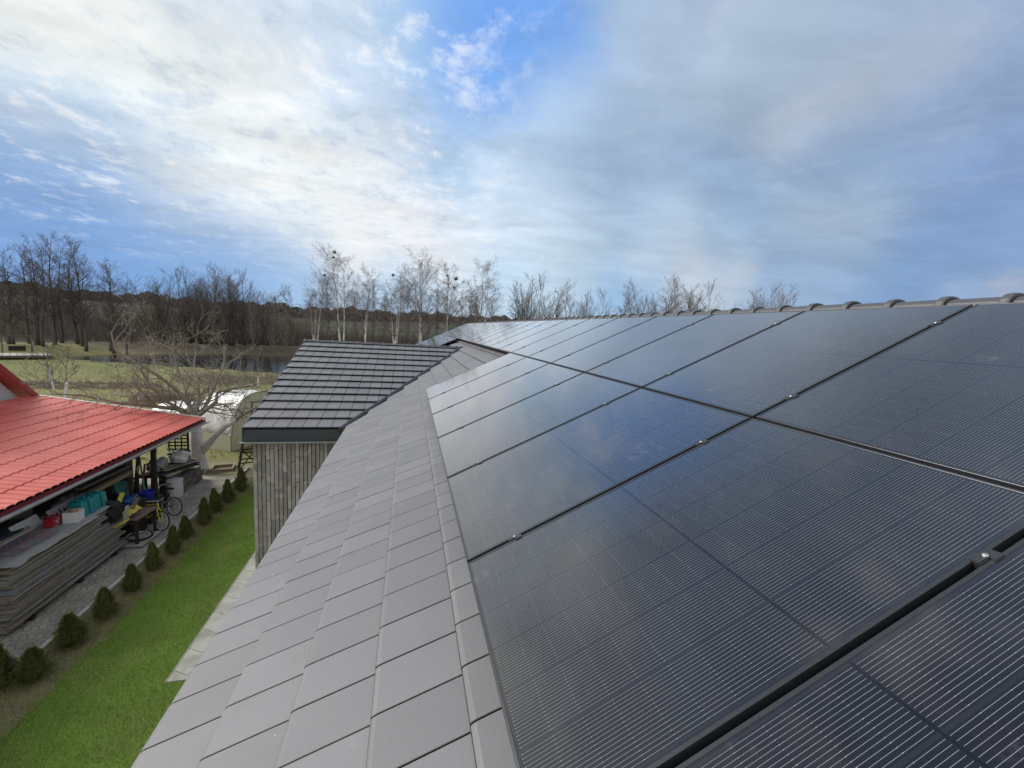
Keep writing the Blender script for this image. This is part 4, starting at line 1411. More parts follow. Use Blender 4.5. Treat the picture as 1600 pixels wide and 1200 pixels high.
mb.box((XE - 0.06, (YA + YB) / 2 - .02, ZE_ - 0.150), (0.022, YB - YA - 0.06, 0.13))
mb.build('fascia', M_redtrim, shed)
mb = MB()                                    # half-round gutter
n = 8
prof = [(0.066 * math.cos(math.pi + math.pi * i / n), 0.066 * math.sin(math.pi + math.pi * i / n)) for i in range(n + 1)]
prof2 = [(a * 0.9, b * 0.9) for a, b in prof[::-1]]
pr = prof + prof2
k = len(pr)
vs = [(XE + 0.055 + a, yy, ZE_ - 0.080 + b) for yy in (YA, YB + 0.05) for a, b in pr]
mb.add(vs, [(i, (i + 1) % k, k + (i + 1) % k, k + i) for i in range(k)] + [tuple(range(k))[::-1], tuple(range(k, 2 * k))])
mb.build('gutter', M_galv, shed)
mb = MB()
a = Vector((XE - 0.02, YB + 0.012, ZE_ + 0.055)); b_ = Vector((XT, YB + 0.012, ZT + 0.055))
mb.slab([a, b_, b_ + Vector((0, .10, 0)), a + Vector((0, .10, 0))], 0.05)
mb.build('verge_flashing', M_whitetrim, shed)
mb = MB()
for yy in (3.0, 6.6, 11.9):
    q = MB(); q.box((XE - 0.14, yy, (ZE_ - 0.1) / 2), (0.10, 0.10, ZE_ - 0.1)); q.box((XE - 0.14, yy, 0.04), (0.15, 0.15, 0.09))
    q.build('post', M_darkwood, shed)
for yy in (3.0, 5.0, 7.0, 9.0, 11.0, 13.0, 14.6):
    q = MB()
    p0, p1 = Vector((XE - 0.05, yy, ZE_ - 0.12)), Vector((XT + 0.1, yy, ZT - 0.12))
    q.tube([p0, p1], 0.045, 4); q.build('rafter', M_darkwood, shed)
mb.box((XE - 0.14, (YA + YB) / 2, ZE_ - 0.15), (0.09, YB - YA - 0.1, 0.11))
mb.build('eave_beam', M_darkwood, shed)
mb = MB()
mb.box((-8.56, 5.6, 1.23), (0.16, 7.4, 2.36)); mb.build('block_wall', M_block, shed)
mb = MB()
mb.box((-9.6, 12.0, 1.25), (0.12, 5.4, 2.5)); mb.build('back_wall', M_darkwood, shed)
mb = MB()                                    # lattice end
for i in range(7):
    mb.box((-8.12, 14.62, 1.22 + i * 0.125), (0.62, 0.015, 0.045))
for i in range(4):
    mb.box((-8.41 + i * 0.19, 14.645, 1.55), (0.035, 0.02, 0.86))
mb.box((-7.81, 14.62, 1.1), (0.03, 0.07, 2.2))
mb.build('lattice', M_darkwood, shed)

# ------------------------------------------------------------------ neighbouring house (gable end)
nb = thing('neighbour_house', 'neighbouring house with a white boarded gable and red verge boards', 'house', (0, 0, 0))
M_siding = mat('white_siding', (0.60, 0.60, 0.61), 0.6, nscale=2, namt=0.2)
ya_, yb_ = 8.4, 14.88
ym = (ya_ + yb_) / 2
zb_ = 3.0
zap = zb_ + (yb_ - ym) * 0.93
xg = -12.42
mb = MB()
k = 0
z = 0.0
while z < zap - 0.15:                        # horizontal boards of the gable wall, stepped
    f = max(0, (z - zb_) / (zap - zb_))
    z2 = min(z + 0.14, zap)
    f2 = max(0, (z2 - zb_) / (zap - zb_))
    a0, a1 = ya_ + 0.35 + (ym - ya_ - .35) * f, yb_ - 0.35 - (yb_ - .35 - ym) * f
    b0, b1 = ya_ + 0.35 + (ym - ya_ - .35) * f2, yb_ - 0.35 - (yb_ - .35 - ym) * f2
    if a1 - a0 > 0.1:
        mb.add([(xg + 0.018, a0, z), (xg + 0.018, a1, z), (xg, b1, z2 - 0.004), (xg, b0, z2 - 0.004),
                (xg - 0.2, a0, z), (xg - 0.2, a1, z), (xg - 0.2, b1, z2 - 0.004), (xg - 0.2, b0, z2 - 0.004)],
               [(0, 1, 2, 3), (7, 6, 5, 4), (0, 4, 5, 1), (3, 2, 6, 7), (0, 3, 7, 4), (1, 5, 6, 2)])
    z += 0.14
mb.build('gable_wall', M_siding, nb)
mb = MB(); mb.box((-16.2, ym, zb_ / 2), (7.2, yb_ - ya_ - 0.7, zb_ - 0.02)); mb.build('wall', M_render, nb)
for sgn, ye in ((1, yb_), (-1, ya_)):
    mb = MB()
    p0, p1 = Vector((0, ye, zb_)), Vector((0, ym, zap))
    mb.add([(xg + .30, p0.y, p0.z), (xg + .30, p1.y, p1.z), (-20, p1.y, p1.z), (-20, p0.y, p0.z),
            (xg + .30, p0.y, p0.z - .06), (xg + .30, p1.y, p1.z - .06), (-20, p1.y, p1.z - .06), (-20, p0.y, p0.z - .06)],
           [(0, 1, 2, 3), (7, 6, 5, 4), (0, 4, 5, 1), (3, 2, 6, 7), (0, 3, 7, 4), (1, 5, 6, 2)])
    mb.build('roof_slope', M_red, nb)
    mb = MB()
    xr = xg + .305
    mb.add([(xr, p0.y, p0.z + .03), (xr, p1.y, p1.z + .03), (xr + .03, p1.y, p1.z + .03), (xr + .03, p0.y, p0.z + .03),
            (xr, p0.y, p0.z - .17), (xr, p1.y, p1.z - .17), (xr + .03, p1.y, p1.z - .17), (xr + .03, p0.y, p0.z - .17)],
           [(0, 1, 2, 3), (7, 6, 5, 4), (0, 4, 5, 1), (3, 2, 6, 7), (0, 3, 7, 4), (1, 5, 6, 2)])
    mb.build('verge_board', mat('red_verge', (0.30, 0.020, 0.024), 0.4), nb)

# ------------------------------------------------------------------ stack of old boards
SX, SY0, SY1 = -7.12, 6.86, 9.95
rn = random.Random(9)
M_board = mat('weathered_board', (0.230, 0.215, 0.198), 0.92, nscale=3.0, namt=0.6, col2=(0.30, 0.29, 0.28), bump=0.5, bscale=22, stretch=(6, 0.7, 6))
M_board2 = mat('weathered_board_brown', (0.255, 0.222, 0.175), 0.92, nscale=3.0, namt=0.6, col2=(0.13, 0.11, 0.095), bump=0.5, bscale=22, stretch=(6, 0.7, 6))
M_board3 = mat('weathered_board_blue', (0.165, 0.178, 0.200), 0.92, nscale=3.0, namt=0.6, col2=(0.26, 0.27, 0.285), bump=0.5, bscale=22, stretch=(6, 0.7, 6))
z = 0.09
layer = 0
GB = 'weathered boards stacked in front of the shed'
while z < 1.34:
    th = rn.choice((0.036, 0.045, 0.055, 0.07))
    YE = SY1 if z < 0.88 else SY1 - 0.62
    cut = rn.choice((None, None, SY0 + rn.uniform(1.1, 2.0)))
    runs = [(SY0 + rn.uniform(-.05, .06), YE + rn.uniform(-0.22, 0.12))] if cut is None else [(SY0 + rn.uniform(-.05, .06), cut - .01), (cut + .01, YE + rn.uniform(-0.22, 0.12))]
    for a, b_ in runs:
        for c in range(3):
            dx = rn.uniform(-0.07, 0.06)
            wd = 0.33
            mb = MB()
            mb.box((0, 0, 0), (wd, b_ - a, th - 0.010))
            # chipped, slightly bowed board
            L = b_ - a
            mb2 = MB(); nseg = 8; vs = []
            ph = rn.uniform(0, 6)
            for i in range(nseg + 1):
                yy = -L / 2 + L * i / nseg
                bow = 0.006 * math.sin(i * 0.8 + ph); ew = 0.008 * math.sin(i * 1.7 + ph)
                for xx, zz in ((-wd / 2, -1), (wd / 2 + ew, -1), (wd / 2 + ew, 1), (-wd / 2, 1)):
                    vs.append((xx, yy, zz * (th - 0.004) / 2 + bow))
            fs = [(i * 4 + j, i * 4 + (j + 1) % 4, i * 4 + 4 + (j + 1) % 4, i * 4 + 4 + j) for i in range(nseg) for j in range(4)] + [(0, 3, 2, 1)[::-1], tuple(nseg * 4 + q for q in (0, 1, 2, 3))]
            mb2.add(vs, fs)
            o = mb2.build('board', rn.choice((M_board, M_board, M_board2, M_board3)))
            o.location = (SX - 0.17 - c * 0.345 + dx, (a + b_) / 2, z + th / 2); o.rotation_euler = (0, 0, rn.gauss(0, 0.004))
            tag(o, 'weathered grey board in the long stack in front of the shed', 'board', GB)
    z += th + 0.013
    layer += 1
for yy in (7.3, 8.5, 9.6):
    mb = MB(); mb.box((SX - 0.52, yy, 0.045), (1.0, 0.09, 0.085)); o = mb.build('bearer', M_darkwood)
    tag(o, 'square timber bearer under the stack of boards', 'timber', 'bearers under the board stack')
ZS = z + 0.004
M_sheet = mat('grey_sheet', (0.300, 0.305, 0.315), 0.8, nscale=2.5, namt=0.6, col2=(0.205, 0.205, 0.21), bump=0.2)
M_sheetw = mat('pale_sheet', (0.36, 0.35, 0.33), 0.8, nscale=2.5, namt=0.5, col2=(0.26, 0.25, 0.24), bump=0.2)


def sheet_obj(name, c, size, rz, m_, label, cat, group=None, tilt=(0, 0), edge=0.0, seed=1):
    rr = random.Random(seed)
    mb = MB(); n = 14
    hx, hy = size[0] / 2, size[1] / 2
    poly = [(-hx, -hy)]
    poly += [(hx + edge * rr.uniform(-1, 1), -hy + 2 * hy * i / n) for i in range(n + 1)]
    poly += [(-hx, hy)]
    mb.slab([(x, y, size[2]) for x, y in poly], size[2])
    o = mb.build(name, m_)
    o.location = c; o.rotation_euler = (tilt[0], tilt[1], rz)
    return tag(o, label, cat, group)


sheet_obj('cover_sheet', (-7.50, 7.85, ZS), (1.05, 2.05, 0.012), 0.0, M_sheetw, 'pale ragged-edged sheet lying lowest on the near half of the board stack', 'sheet', 'sheets covering the board stack', edge=0.035, seed=2)
sheet_obj('cover_sheet', (-7.52, 8.75, ZS + 0.013), (0.95, 1.35, 0.010), 0.03, M_sheet, 'grey sheet on the far half of the board stack under the canisters', 'sheet', 'sheets covering the board stack', edge=0.02, seed=3)
sheet_obj('cover_sheet', (-7.42, 7.50, ZS + 0.013), (0.50, 1.35, 0.012), -0.02, M_sheet, 'long grey plank-like sheet on the near end of the board stack', 'sheet', 'sheets covering the board stack', seed=4)
sheet_obj('cover_sheet', (-7.80, 7.45, ZS + 0.027), (0.55, 1.25, 0.012), 0.05, mat('blue_grey_sheet', (0.21, 0.22, 0.26), 0.75, nscale=3, namt=0.5), 'bluish grey sheet under the rusty wire frame', 'sheet', 'sheets covering the board stack', seed=5)
sheet_obj('cream_plank', (-7.80, 7.62, ZS + 0.075), (0.20, 1.15, 0.025), -0.10, mat('cream_board', (0.55, 0.51, 0.45), 0.75, nscale=3, namt=0.4), 'long cream plank lying beside the rusty wire frame', 'plank', tilt=(R(3), 0))
# rusty wire frame
M_rust = mat('rusty_wire', (0.22, 0.10, 0.09), 0.8)
mb = MB()
L_, W_ = 0.86, 0.27
for zz in (0.0, 0.13):
    mb.tube([(-W_ / 2, -L_ / 2, zz), (W_ / 2, -L_ / 2, zz), (W_ / 2, L_ / 2, zz), (-W_ / 2, L_ / 2, zz), (-W_ / 2, -L_ / 2, zz)], 0.008, 6)
for i in range(5):
    yy = -L_ / 2 + L_ * i / 4
    mb.tube([(-W_ / 2, yy, 0.13), (-W_ / 2, yy, 0.0), (W_ / 2, yy, 0.0), (W_ / 2, yy, 0.13)], 0.006, 5)
mb.tube([(W_ / 2, L_ / 2, 0.13), (W_ / 2, L_ / 2 + 0.05, 0.3), (-W_ / 2, L_ / 2 + 0.05, 0.3), (-W_ / 2, L_ / 2, 0.13)], 0.008, 6)
o = mb.build('wire_rack', M_rust); o.location = (-7.35, 7.6, ZS + 0.062); o.rotation_euler = (R(2), 0, R(-6))
tag(o, 'rusty wire rack lying on the near end of the board stack', 'rack')
# dark blue tarpaulin bundle
mb = MB(); mb.blob((0, 0, 0), (0.27, 0.75, 0.13), 3, 0.22, 18, 0.8, 0, 0.85)
o = mb.build('tarpaulin', mat('blue_black_tarp', (0.018, 0.022, 0.042), 0.6, nscale=6, namt=0.5, col2=(0.04, 0.045, 0.075), bump=0.5, bscale=14), smooth=True)
o.location = (-8.05, 7.75, ZS + 0.12); o.rotation_euler = (0, 0, -0.05)
tag(o, 'crumpled dark blue tarpaulin along the back of the board stack', 'tarpaulin')

# white canister, teal canisters
M_white = mat('white_plastic', (0.62, 0.63, 0.66), 0.45, nscale=5, namt=0.25, col2=(0.5, 0.5, 0.52))
M_teal = mat('teal_plastic', (0.012, 0.20, 0.22), 0.35, nscale=5, namt=0.3, col2=(0.02, 0.20, 0.21))
M_cream = mat('cream_plastic', (0.55, 0.47, 0.38), 0.5)


def canister(name, label, cat, loc, rz, size, m_, group=None, capm=None):
    root = thing(name, label, cat, loc, rz, group)
    x, y, z = size
    mb = MB()
    bm = bmesh.new()
    bmesh.ops.create_cube(bm, size=1.0)
    for v in bm.verts:
        f = 0.82 if v.co.z > 0 else 1.0
        v.co = Vector((v.co.x * x * f, v.co.y * y * (0.9 if v.co.z > 0 else 1), (v.co.z + 0.5) * z))
    bmesh.ops.bevel(bm, geom=bm.edges[:], offset=min(x, y) * 0.13, segments=3, affect='EDGES', profile=0.6)
    bm_obj(bm, 'body', m_, root, smooth=True)
    mb = MB(); mb.lathe((x * 0.24, 0, z * 0.98), [(0.026, 0), (0.026, 0.035), (0.020, 0.042)], 12); mb.build('screw_cap', capm or m_, root)
    mb = MB(); mb.tube([(-x * 0.30, 0, z * 0.97), (-x * 0.26, 0, z * 1.12), (x * 0.04, 0, z * 1.12), (x * 0.08, 0, z * 0.97)], 0.016, 8); mb.build('handle', m_, root)
    return root


root = thing('storage_box', 'white box with things in it, at the near end of the teal canisters', 'box', (-7.28, 8.62, ZS + 0.024), R(8))
mb = MB()
bx, by, bz, tk = 0.25, 0.25, 0.23, 0.012
mb.box((0, 0, tk / 2), (bx - .03, by - .03, tk))
for sx_, sy_, w1, w2 in ((1, 0, tk, by), (-1, 0, tk, by), (0, 1, bx - 2 * tk, tk), (0, -1, bx - 2 * tk, tk)):
    mb.box((sx_ * (bx / 2 - tk / 2), sy_ * (by / 2 - tk / 2), bz / 2 + 0.003), (w1, w2, bz))
mb.build('body', M_white, root)
mb = MB()
for i, (a, b_) in enumerate(((-.06, -.05), (.05, -.06), (.0, .04), (.07, .06), (-.07, .06))):
    mb.box((a, b_, 0.14), (0.07, 0.06, 0.17 + 0.02 * (i % 3)), rot=i * 0.7)
mb.build('contents', mat('box_contents', (0.42, 0.24, 0.16), 0.7, var=0.5), root)
TLBL = ['teal canister beside the white box, nearest of four', 'teal canister, second behind the white box', 'teal canister, third behind the white box', 'teal canister, farthest of the four from the white box']
for i in range(4):
    canister('canister', TLBL[i], 'canister', (-7.36 + 0.01 * (i % 2), 8.86 + i * 0.185, ZS + 0.024), R(90 + (-5, 6, -3, 8)[i]) - R(90), (0.36, 0.165, 0.33), M_teal, 'teal canisters on the board stack')
# leaning boards and red can
def leaning(name, loc, size, rz, tilt, m_, label, cat, extra=None):
    mb = MB(); mb.box((0, 0, size[2] / 2), size)
    bm = bmesh.new(); me = mb.mesh('x'); bm.from_mesh(me); bpy.data.meshes.remove(me)
    bmesh.ops.bevel(bm, geom=bm.edges[:], offset=0.003, segments=1, affect='EDGES')
    o = bm_obj(bm, name, m_)
    o.location = loc; o.rotation_euler = (0, tilt, rz)
    tag(o, label, cat)
    if extra: extra(o)
    return o


leaning('white_sheet', (-7.78, 8.25, ZS + 0.03), (0.02, 0.62, 0.24), 0.0, R(-28), M_white, 'white panel leaning behind the red box', 'panel')
def redmarks(o):
    mb = MB()
    for i in range(4):
        mb.box((0.0125, -0.14 + i * 0.11, 0.07 + 0.03 * (i % 2)), (0.004, 0.045, 0.06 + 0.03 * (i % 3)))
    mb.build('printed_mark', mat('red_print', (0.30, 0.03, 0.06), 0.5), o)
leaning('printed_board', (-7.72, 9.0, ZS + 0.03), (0.02, 0.62, 0.22), 0.0, R(-25), mat('off_white_board', (0.52, 0.48, 0.50), 0.6), 'off-white board with dark red print behind the white box', 'board', redmarks)
def whitemarks(o):
    mb = MB()
    mb.box((0.0825, -0.02, 0.115), (0.004, 0.06, 0.035)); mb.box((0.0825, 0.03, 0.065), (0.004, 0.07, 0.025)); mb.box((0.0825, 0.06, 0.13), (0.004, 0.025, 0.05))
    mb.build('printed_mark', M_white, o)
leaning('red_box', (-7.52, 8.42, ZS + 0.026), (0.16, 0.24, 0.20), R(6), 0, mat('red_plastic', (0.40, 0.012, 0.030), 0.45), 'red box with pale print between the white panel and the white box', 'box', whitemarks)
# plastic sacks
M_film = mat('grey_film', (0.36, 0.36, 0.37), 0.35, nscale=4, namt=0.5, col2=(0.22, 0.22, 0.23), bump=0.5, bscale=12)
mb = MB(); mb.blob((0, 0, 0), (0.20, 0.34, 0.13), 8, 0.2, 18, 0.75, 0, 0.8)
o = mb.build('plastic_sack', M_film, smooth=True); o.location = (-7.93, 9.55, ZS + 0.12); o.rotation_euler = (0, 0, 0.1)
tag(o, 'grey plastic film sack above the teal canisters under the eave', 'sack')
# timbers resting under the eave
for i, (x, y0, y1, z, w1, h1, mm, lb) in enumerate(((-7.55, 9.45, 11.0, 1.64, 0.10, 0.10, mat('tan_timber', (0.23, 0.165, 0.10), 0.85, nscale=5, namt=0.4, stretch=(4, .6, 4)), 'tan squared timber on the trestle under the eave'),
                                                    (-7.66, 9.40, 11.05, 1.80, 0.14, 0.06, M_oldwood, 'grey plank lying above the tan timber under the eave'),
                                                    (-7.85, 9.3, 10.9, 1.52, 0.2, 0.05, M_oldwood, 'wide old plank behind the tan timber'))):
    mb = MB(); mb.box((0, 0, 0), (w1, y1 - y0, h1))
    o = mb.build('timber', mm); o.location = (x, (y0 + y1) / 2, z); o.rotation_euler = (0, 0, -0.03 * i)
    tag(o, lb, 'timber')
root = thing('trestle', 'dark shelf trestle under the eave carrying timbers', 'trestle', (-7.75, 10.2, 0))
for yy in (-0.75, 0.75):
    for xx in (-0.25, 0.22):
        q = MB(); q.box((xx, yy, 0.74), (0.06, 0.06, 1.48)); q.build('leg', M_darkwood, root)
    q = MB(); q.box((0, yy, 1.455), (0.6, 0.07, 0.05)); q.build('cross_bar', M_darkwood, root)
# junk on and round the table
tb = thing('work_table', 'low wooden work table cluttered with tools between the stack and the bicycles', 'table', (-7.14, 10.36, 0), R(-4))
mb = MB()
for i in range(4):
    mb.box((-0.27 + i * 0.165, 0.012 * (i % 2), 0.735), (0.155, 0.80, 0.03))
mb.build('tabletop', mat('brown_boards', (0.165, 0.120, 0.095), 0.85, var=0.2, nscale=4, namt=0.4), tb)
for xx in (-0.26, 0.24):
    for yy in (-0.34, 0.34):
        q = MB(); q.box((xx, yy, 0.36), (0.055, 0.055, 0.72)); q.build('leg', M_darkwood, tb)
q = MB(); q.box((0, -0.34, 0.64), (0.5, 0.03, 0.09)); q.box((0, 0.34, 0.64), (0.5, 0.03, 0.09)); q.build('apron', M_darkwood, tb)
rn = random.Random(31)
for i in range(6):
    mb = MB()
    kind = i % 3
    x, y = -7.13 + rn.uniform(-.22, .22), 10.2 + i * 0.11
    if kind == 0:
        mb.tube([(-.18, 0, .015), (.14, 0, .015)], 0.013, 8); mb.box((.16, 0, .02), (.05, .10, .035)); nm, lb = 'hammer', 'dark hammer on the cluttered work table'
    elif kind == 1:
        mb.lathe((0, 0, 0), [(0.045, 0), (0.05, 0.09), (0.04, 0.1)], 14); nm, lb = 'tin', 'small dull tin on the cluttered work table'
    else:
        mb.tube([(-.2, 0, .01), (.2, 0, .01)], 0.010, 6); mb.box((-.22, 0, .012), (.08, .05, .012)); nm, lb = 'chisel', 'long thin tool on the cluttered work table'
    o = mb.build(nm, (M_darkwood, M_galv, M_darkwood)[kind]); o.location = (x, y, 0.752); o.rotation_euler = (0, 0, rn.uniform(0, 3))
    tag(o, lb + (', nearer one' if i < 3 else ', farther one'), 'tool' if kind != 1 else 'tin')
# black sack, pale slab, yellow boards
mb = MB(); mb.blob((0, 0, 0.23), (0.17, 0.20, 0.27), 14, 0.13, 18, 0.75, 0, 0.85)
o = mb.build('black_sack', mat('black_cloth', (0.012, 0.011, 0.016), 0.8, nscale=8, namt=0.4, bump=0.5, bscale=16), smooth=True); o.location = (-7.02, 9.32, 1.0)
o.location = (-7.14, 9.55, 0.93); tag(o, 'black sack standing at the far end of the board stack', 'sack')
mb = MB(); mb.box((0, 0, 0.5), (0.40, 0.42, 1.0)); mb.box((0, 0, 0.985), (0.46, 0.48, 0.03))
# base carrying the sack: a crate
o = mb.build('wooden_crate', M_darkwood); o.location = (-7.75, 10.35, 0)
o.scale = (0.8, 0.8, 0.72); tag(o, 'dark wooden crate between the board stack and the work table', 'crate')
mb = MB(); mb.box((0, 0, 0.17), (0.03, 0.12, 0.34)); mb.box((0.0, 0, 0.35), (0.036, 0.09, 0.03))
o = mb.build('pale_slab', mat('pale_slab', (0.40, 0.38, 0.34), 0.8)); o.location = (-6.98, 9.72, 0.84); o.rotation_euler = (R(-8), R(4), 0)
tag(o, 'pale upright slab beside the black sack', 'slab')
M_yel = mat('yellow_paint', (0.55, 0.44, 0.05), 0.6, nscale=6, namt=0.4, col2=(0.30, 0.24, 0.05))
def plank(name, a, b_, w1, t1, m_, lb, cat):
    a, b_ = Vector(a), Vector(b_)
    d = b_ - a
    mb = MB(); mb.box((0, 0, 0), (w1, d.length, t1)); mb.box((0, d.length / 2 - .03, t1 * .5 + .002), (w1 * .9, .02, .004))
    o = mb.build(name, m_); o.location = (a + b_) / 2; o.rotation_euler = d.to_track_quat('Y', 'Z').to_euler()
    return tag(o, lb, cat)
plank('yellow_plank', (-7.12, 9.62, 1.12), (-7.18, 10.02, 1.44), 0.09, 0.03, M_yel, 'yellow plank leaning behind the black sack', 'plank')
plank('yellow_plank', (-7.08, 9.45, 0.80), (-6.84, 9.62, 0.93), 0.08, 0.025, M_yel, 'yellow plank sticking out below the black sack', 'plank')
mb = MB()
poly = [(-.1, -.24), (.02, -.25), (.06, -.18), (.09, -.1), (.07, -.02), (.11, .06), (.09, .14), (.12, .22), (-.05, .25), (-.12, .1)]
mb.slab([(x, y, 0.01) for x, y in poly], 0.02)
o = mb.build('yellow_sheet', M_yel); o.location = (-7.05, 10.02, 0.93); o.rotation_euler = (R(18), R(25), R(-8))
tag(o, 'jagged yellow sheet propped on the work table', 'sheet')
plank('short_plank', (-7.05, 10.1, 0.98), (-7.15, 10.55, 1.10), 0.10, 0.03, mat('brown_boards', (0, 0, 0)), 'brown plank lying across the yellow sheet', 'plank')
M_blue = mat('blue_plastic', (0.012, 0.030, 0.30), 0.35, nscale=5, namt=0.3, col2=(0.02, 0.05, 0.42))
M_bluebag = mat('blue_bag', (0.010, 0.060, 0.20), 0.45, nscale=6, namt=0.5, col2=(0.02, 0.11, 0.30), bump=0.5, bscale=14)
mb = MB(); mb.blob((0, 0, 0), (0.17, 0.24, 0.11), 21, 0.2, 16, 0.8, 0, 0.85)
o = mb.build('blue_bag', M_bluebag, smooth=True); o.location = (-7.4, 10.62, 0.99); tag(o, 'crumpled blue bag behind the work table', 'bag')
mb = MB(); mb.box((0, 0, 0.43), (0.5, 0.6, 0.86)); mb.box((0, 0, 0.875), (0.54, 0.64, 0.03))
o = mb.build('wooden_crate', M_darkwood); o.location = (-7.5, 10.75, 0); tag(o, 'dark crate under the blue bag', 'crate')
root = thing('bucket', 'bright blue bucket behind the bicycles', 'bucket', (-7.45, 11.5, 0.62))
mb = MB(); mb.lathe((0, 0, 0), [(0.12, 0), (0.165, 0.27), (0.175, 0.27), (0.175, 0.29), (0.155, 0.29), (0.115, 0.02)], 24); mb.build('body', M_blue, root, smooth=False)
mb = MB(); mb.tube([(0.17, 0, .27), (0.13, 0.1, .19), (0, .17, .15), (-0.13, .1, .19), (-.17, 0, .27)], 0.006, 6); mb.build('handle', M_galv, root)
mb = MB(); mb.box((0, 0, 0.30), (0.45, 0.5, 0.6)); mb.box((0, 0, 0.605), (0.5, 0.55, 0.02)); o = mb.build('wooden_crate', M_darkwood); o.location = (-7.48, 11.5, 0); tag(o, 'dark crate carrying the blue bucket', 'crate')
# shovel with D handle, green-handled tool, pipes
root = thing('shovel', 'upright shovel with a pale D-shaped wooden grip', 'shovel', (-7.78, 11.72, 0.0), 0.3)
mb = MB(); mb.tube([(0, 0, 0.3), (0.02, 0.0, 1.38)], 0.018, 8); mb.build('shaft', M_darkwood, root)
mb = MB(); mb.tube([(0.02, -0.0, 1.36), (0.02, -0.075, 1.47), (0.02, -0.07, 1.55), (0.02, 0.07, 1.55), (0.02, 0.075, 1.47), (0.02, 0, 1.36)], 0.02, 8); mb.build('grip', mat('pale_wood', (0.38, 0.24, 0.15), 0.7), root)
mb = MB(); mb.box((0, 0, 0.16), (0.02, 0.22, 0.32)); mb.box((0.012, 0, 0.3), (0.03, 0.1, 0.06)); mb.build('blade', M_galv, root)
root = thing('rake', 'garden rake with a pale green handle leaning over the blue bucket', 'rake', (-7.85, 12.35, 0), 0)
mb = MB(); mb.tube([(-0.25, 0.1, 1.55), (0.18, -0.55, 0.75)], 0.022, 8); mb.build('handle', mat('mint_green', (0.16, 0.38, 0.22), 0.5), root)
mb = MB(); mb.tube([(-.4, .1, 1.58), (-.1, .1, 1.58)], 0.015, 6)
for i in range(7): mb.tube([(-.38 + i * .045, .1, 1.58), (-.38 + i * .045, .14, 1.5)], 0.006, 5)
mb.build('rake_head', M_galv, root)
PIPES = [(-7.9, 12.0, 1.5, 0.03, (0.20, 0.05, 0.04), 'dull red pole leaning in the shed'), (-8.0, 12.7, 1.75, 0.03, (0.05, 0.05, 0.05), 'black pole standing in the shed'), (-8.1, 12.95, 1.7, 0.04, (0.16, 0.13, 0.11), 'brown pole standing in the shed'),
         (-7.9, 11.3, 1.45, 0.025, (0.10, 0.14, 0.12), 'grey green pole standing in the shed'), (-8.2, 12.3, 1.8, 0.05, (0.06, 0.045, 0.04), 'thick dark pole at the back of the shed'), (-7.7, 12.2, 1.05, 0.02, (0.50, 0.50, 0.47), 'pale thin pole leaning behind the blue bucket')]
for x, y, h, r, c, lb in PIPES:
    mb = MB(); mb.tube([(0, 0, 0), (0.03, 0.06, h * .5), (0.10, 0.12, h)], [r, r, r * .9], 8)
    o = mb.build('pole', mat('pole_%d' % int(c[0] * 1000), c, 0.7)); o.location = (x, y, 0.0); tag(o, lb, 'pole')
mb = MB(); mb.lathe((0, 0, 0), [(0.16, 0), (0.25, 0.16), (0.26, 0.16), (0.26, 0.18), (0.235, 0.17), (0.15, 0.02)], 24)
o = mb.build('basin', mat('pale_teal', (0.08, 0.25, 0.24), 0.4)); o.location = (-8.02, 11.25, 1.02); o.rotation_euler = (0, R(60), 0); tag(o, 'pale teal basin tipped on edge in the shed', 'basin')
mb = MB(); mb.box((0, 0, 0.5), (0.6, 1.2, 1.0)); mb.box((0, 0, 1.005), (0.64, 1.26, 0.025)); o = mb.build('cabinet', M_darkwood); o.location = (-8.35, 11.4, 0); tag(o, 'dark cabinet at the back of the shed', 'cabinet')
# tyres under the table
M_rubber = mat('rubber', (0.018, 0.018, 0.019), 0.8)
M_rim = mat('rim_alloy', (0.68, 0.68, 0.69), 0.4, metal=0.2)
root = thing('spare_wheel', 'old pale-rimmed wheel lying under the work table', 'wheel', (-7.08, 10.35, 0.12))
mb = MB(); mb.ring((0, 0, 0), (0.1, 0.05, 1), 0.27, 0.035, 28, 8); mb.build('tyre', M_rubber, root, smooth=True)
mb = MB(); mb.ring((0, 0, 0.01), (0.1, 0.05, 1), 0.235, 0.018, 28, 6)
for i in range(10):
    a = i * math.pi / 5; mb.tube([(0, 0, 0.01), (0.225 * math.cos(a), 0.225 * math.sin(a), -0.01)], 0.004, 4)
mb.build('rim', M_rim, root)
mb = MB(); mb.slab([(-.3, -.4, 0.03), (.3, -.42, .03), (.32, .4, .03), (-.3, .4, .03)], 0.025)
o = mb.build('floor_board', M_sheetw); o.location = (-7.05, 10.3, 0.045); tag(o, 'pale board on the ground under the work table', 'board')


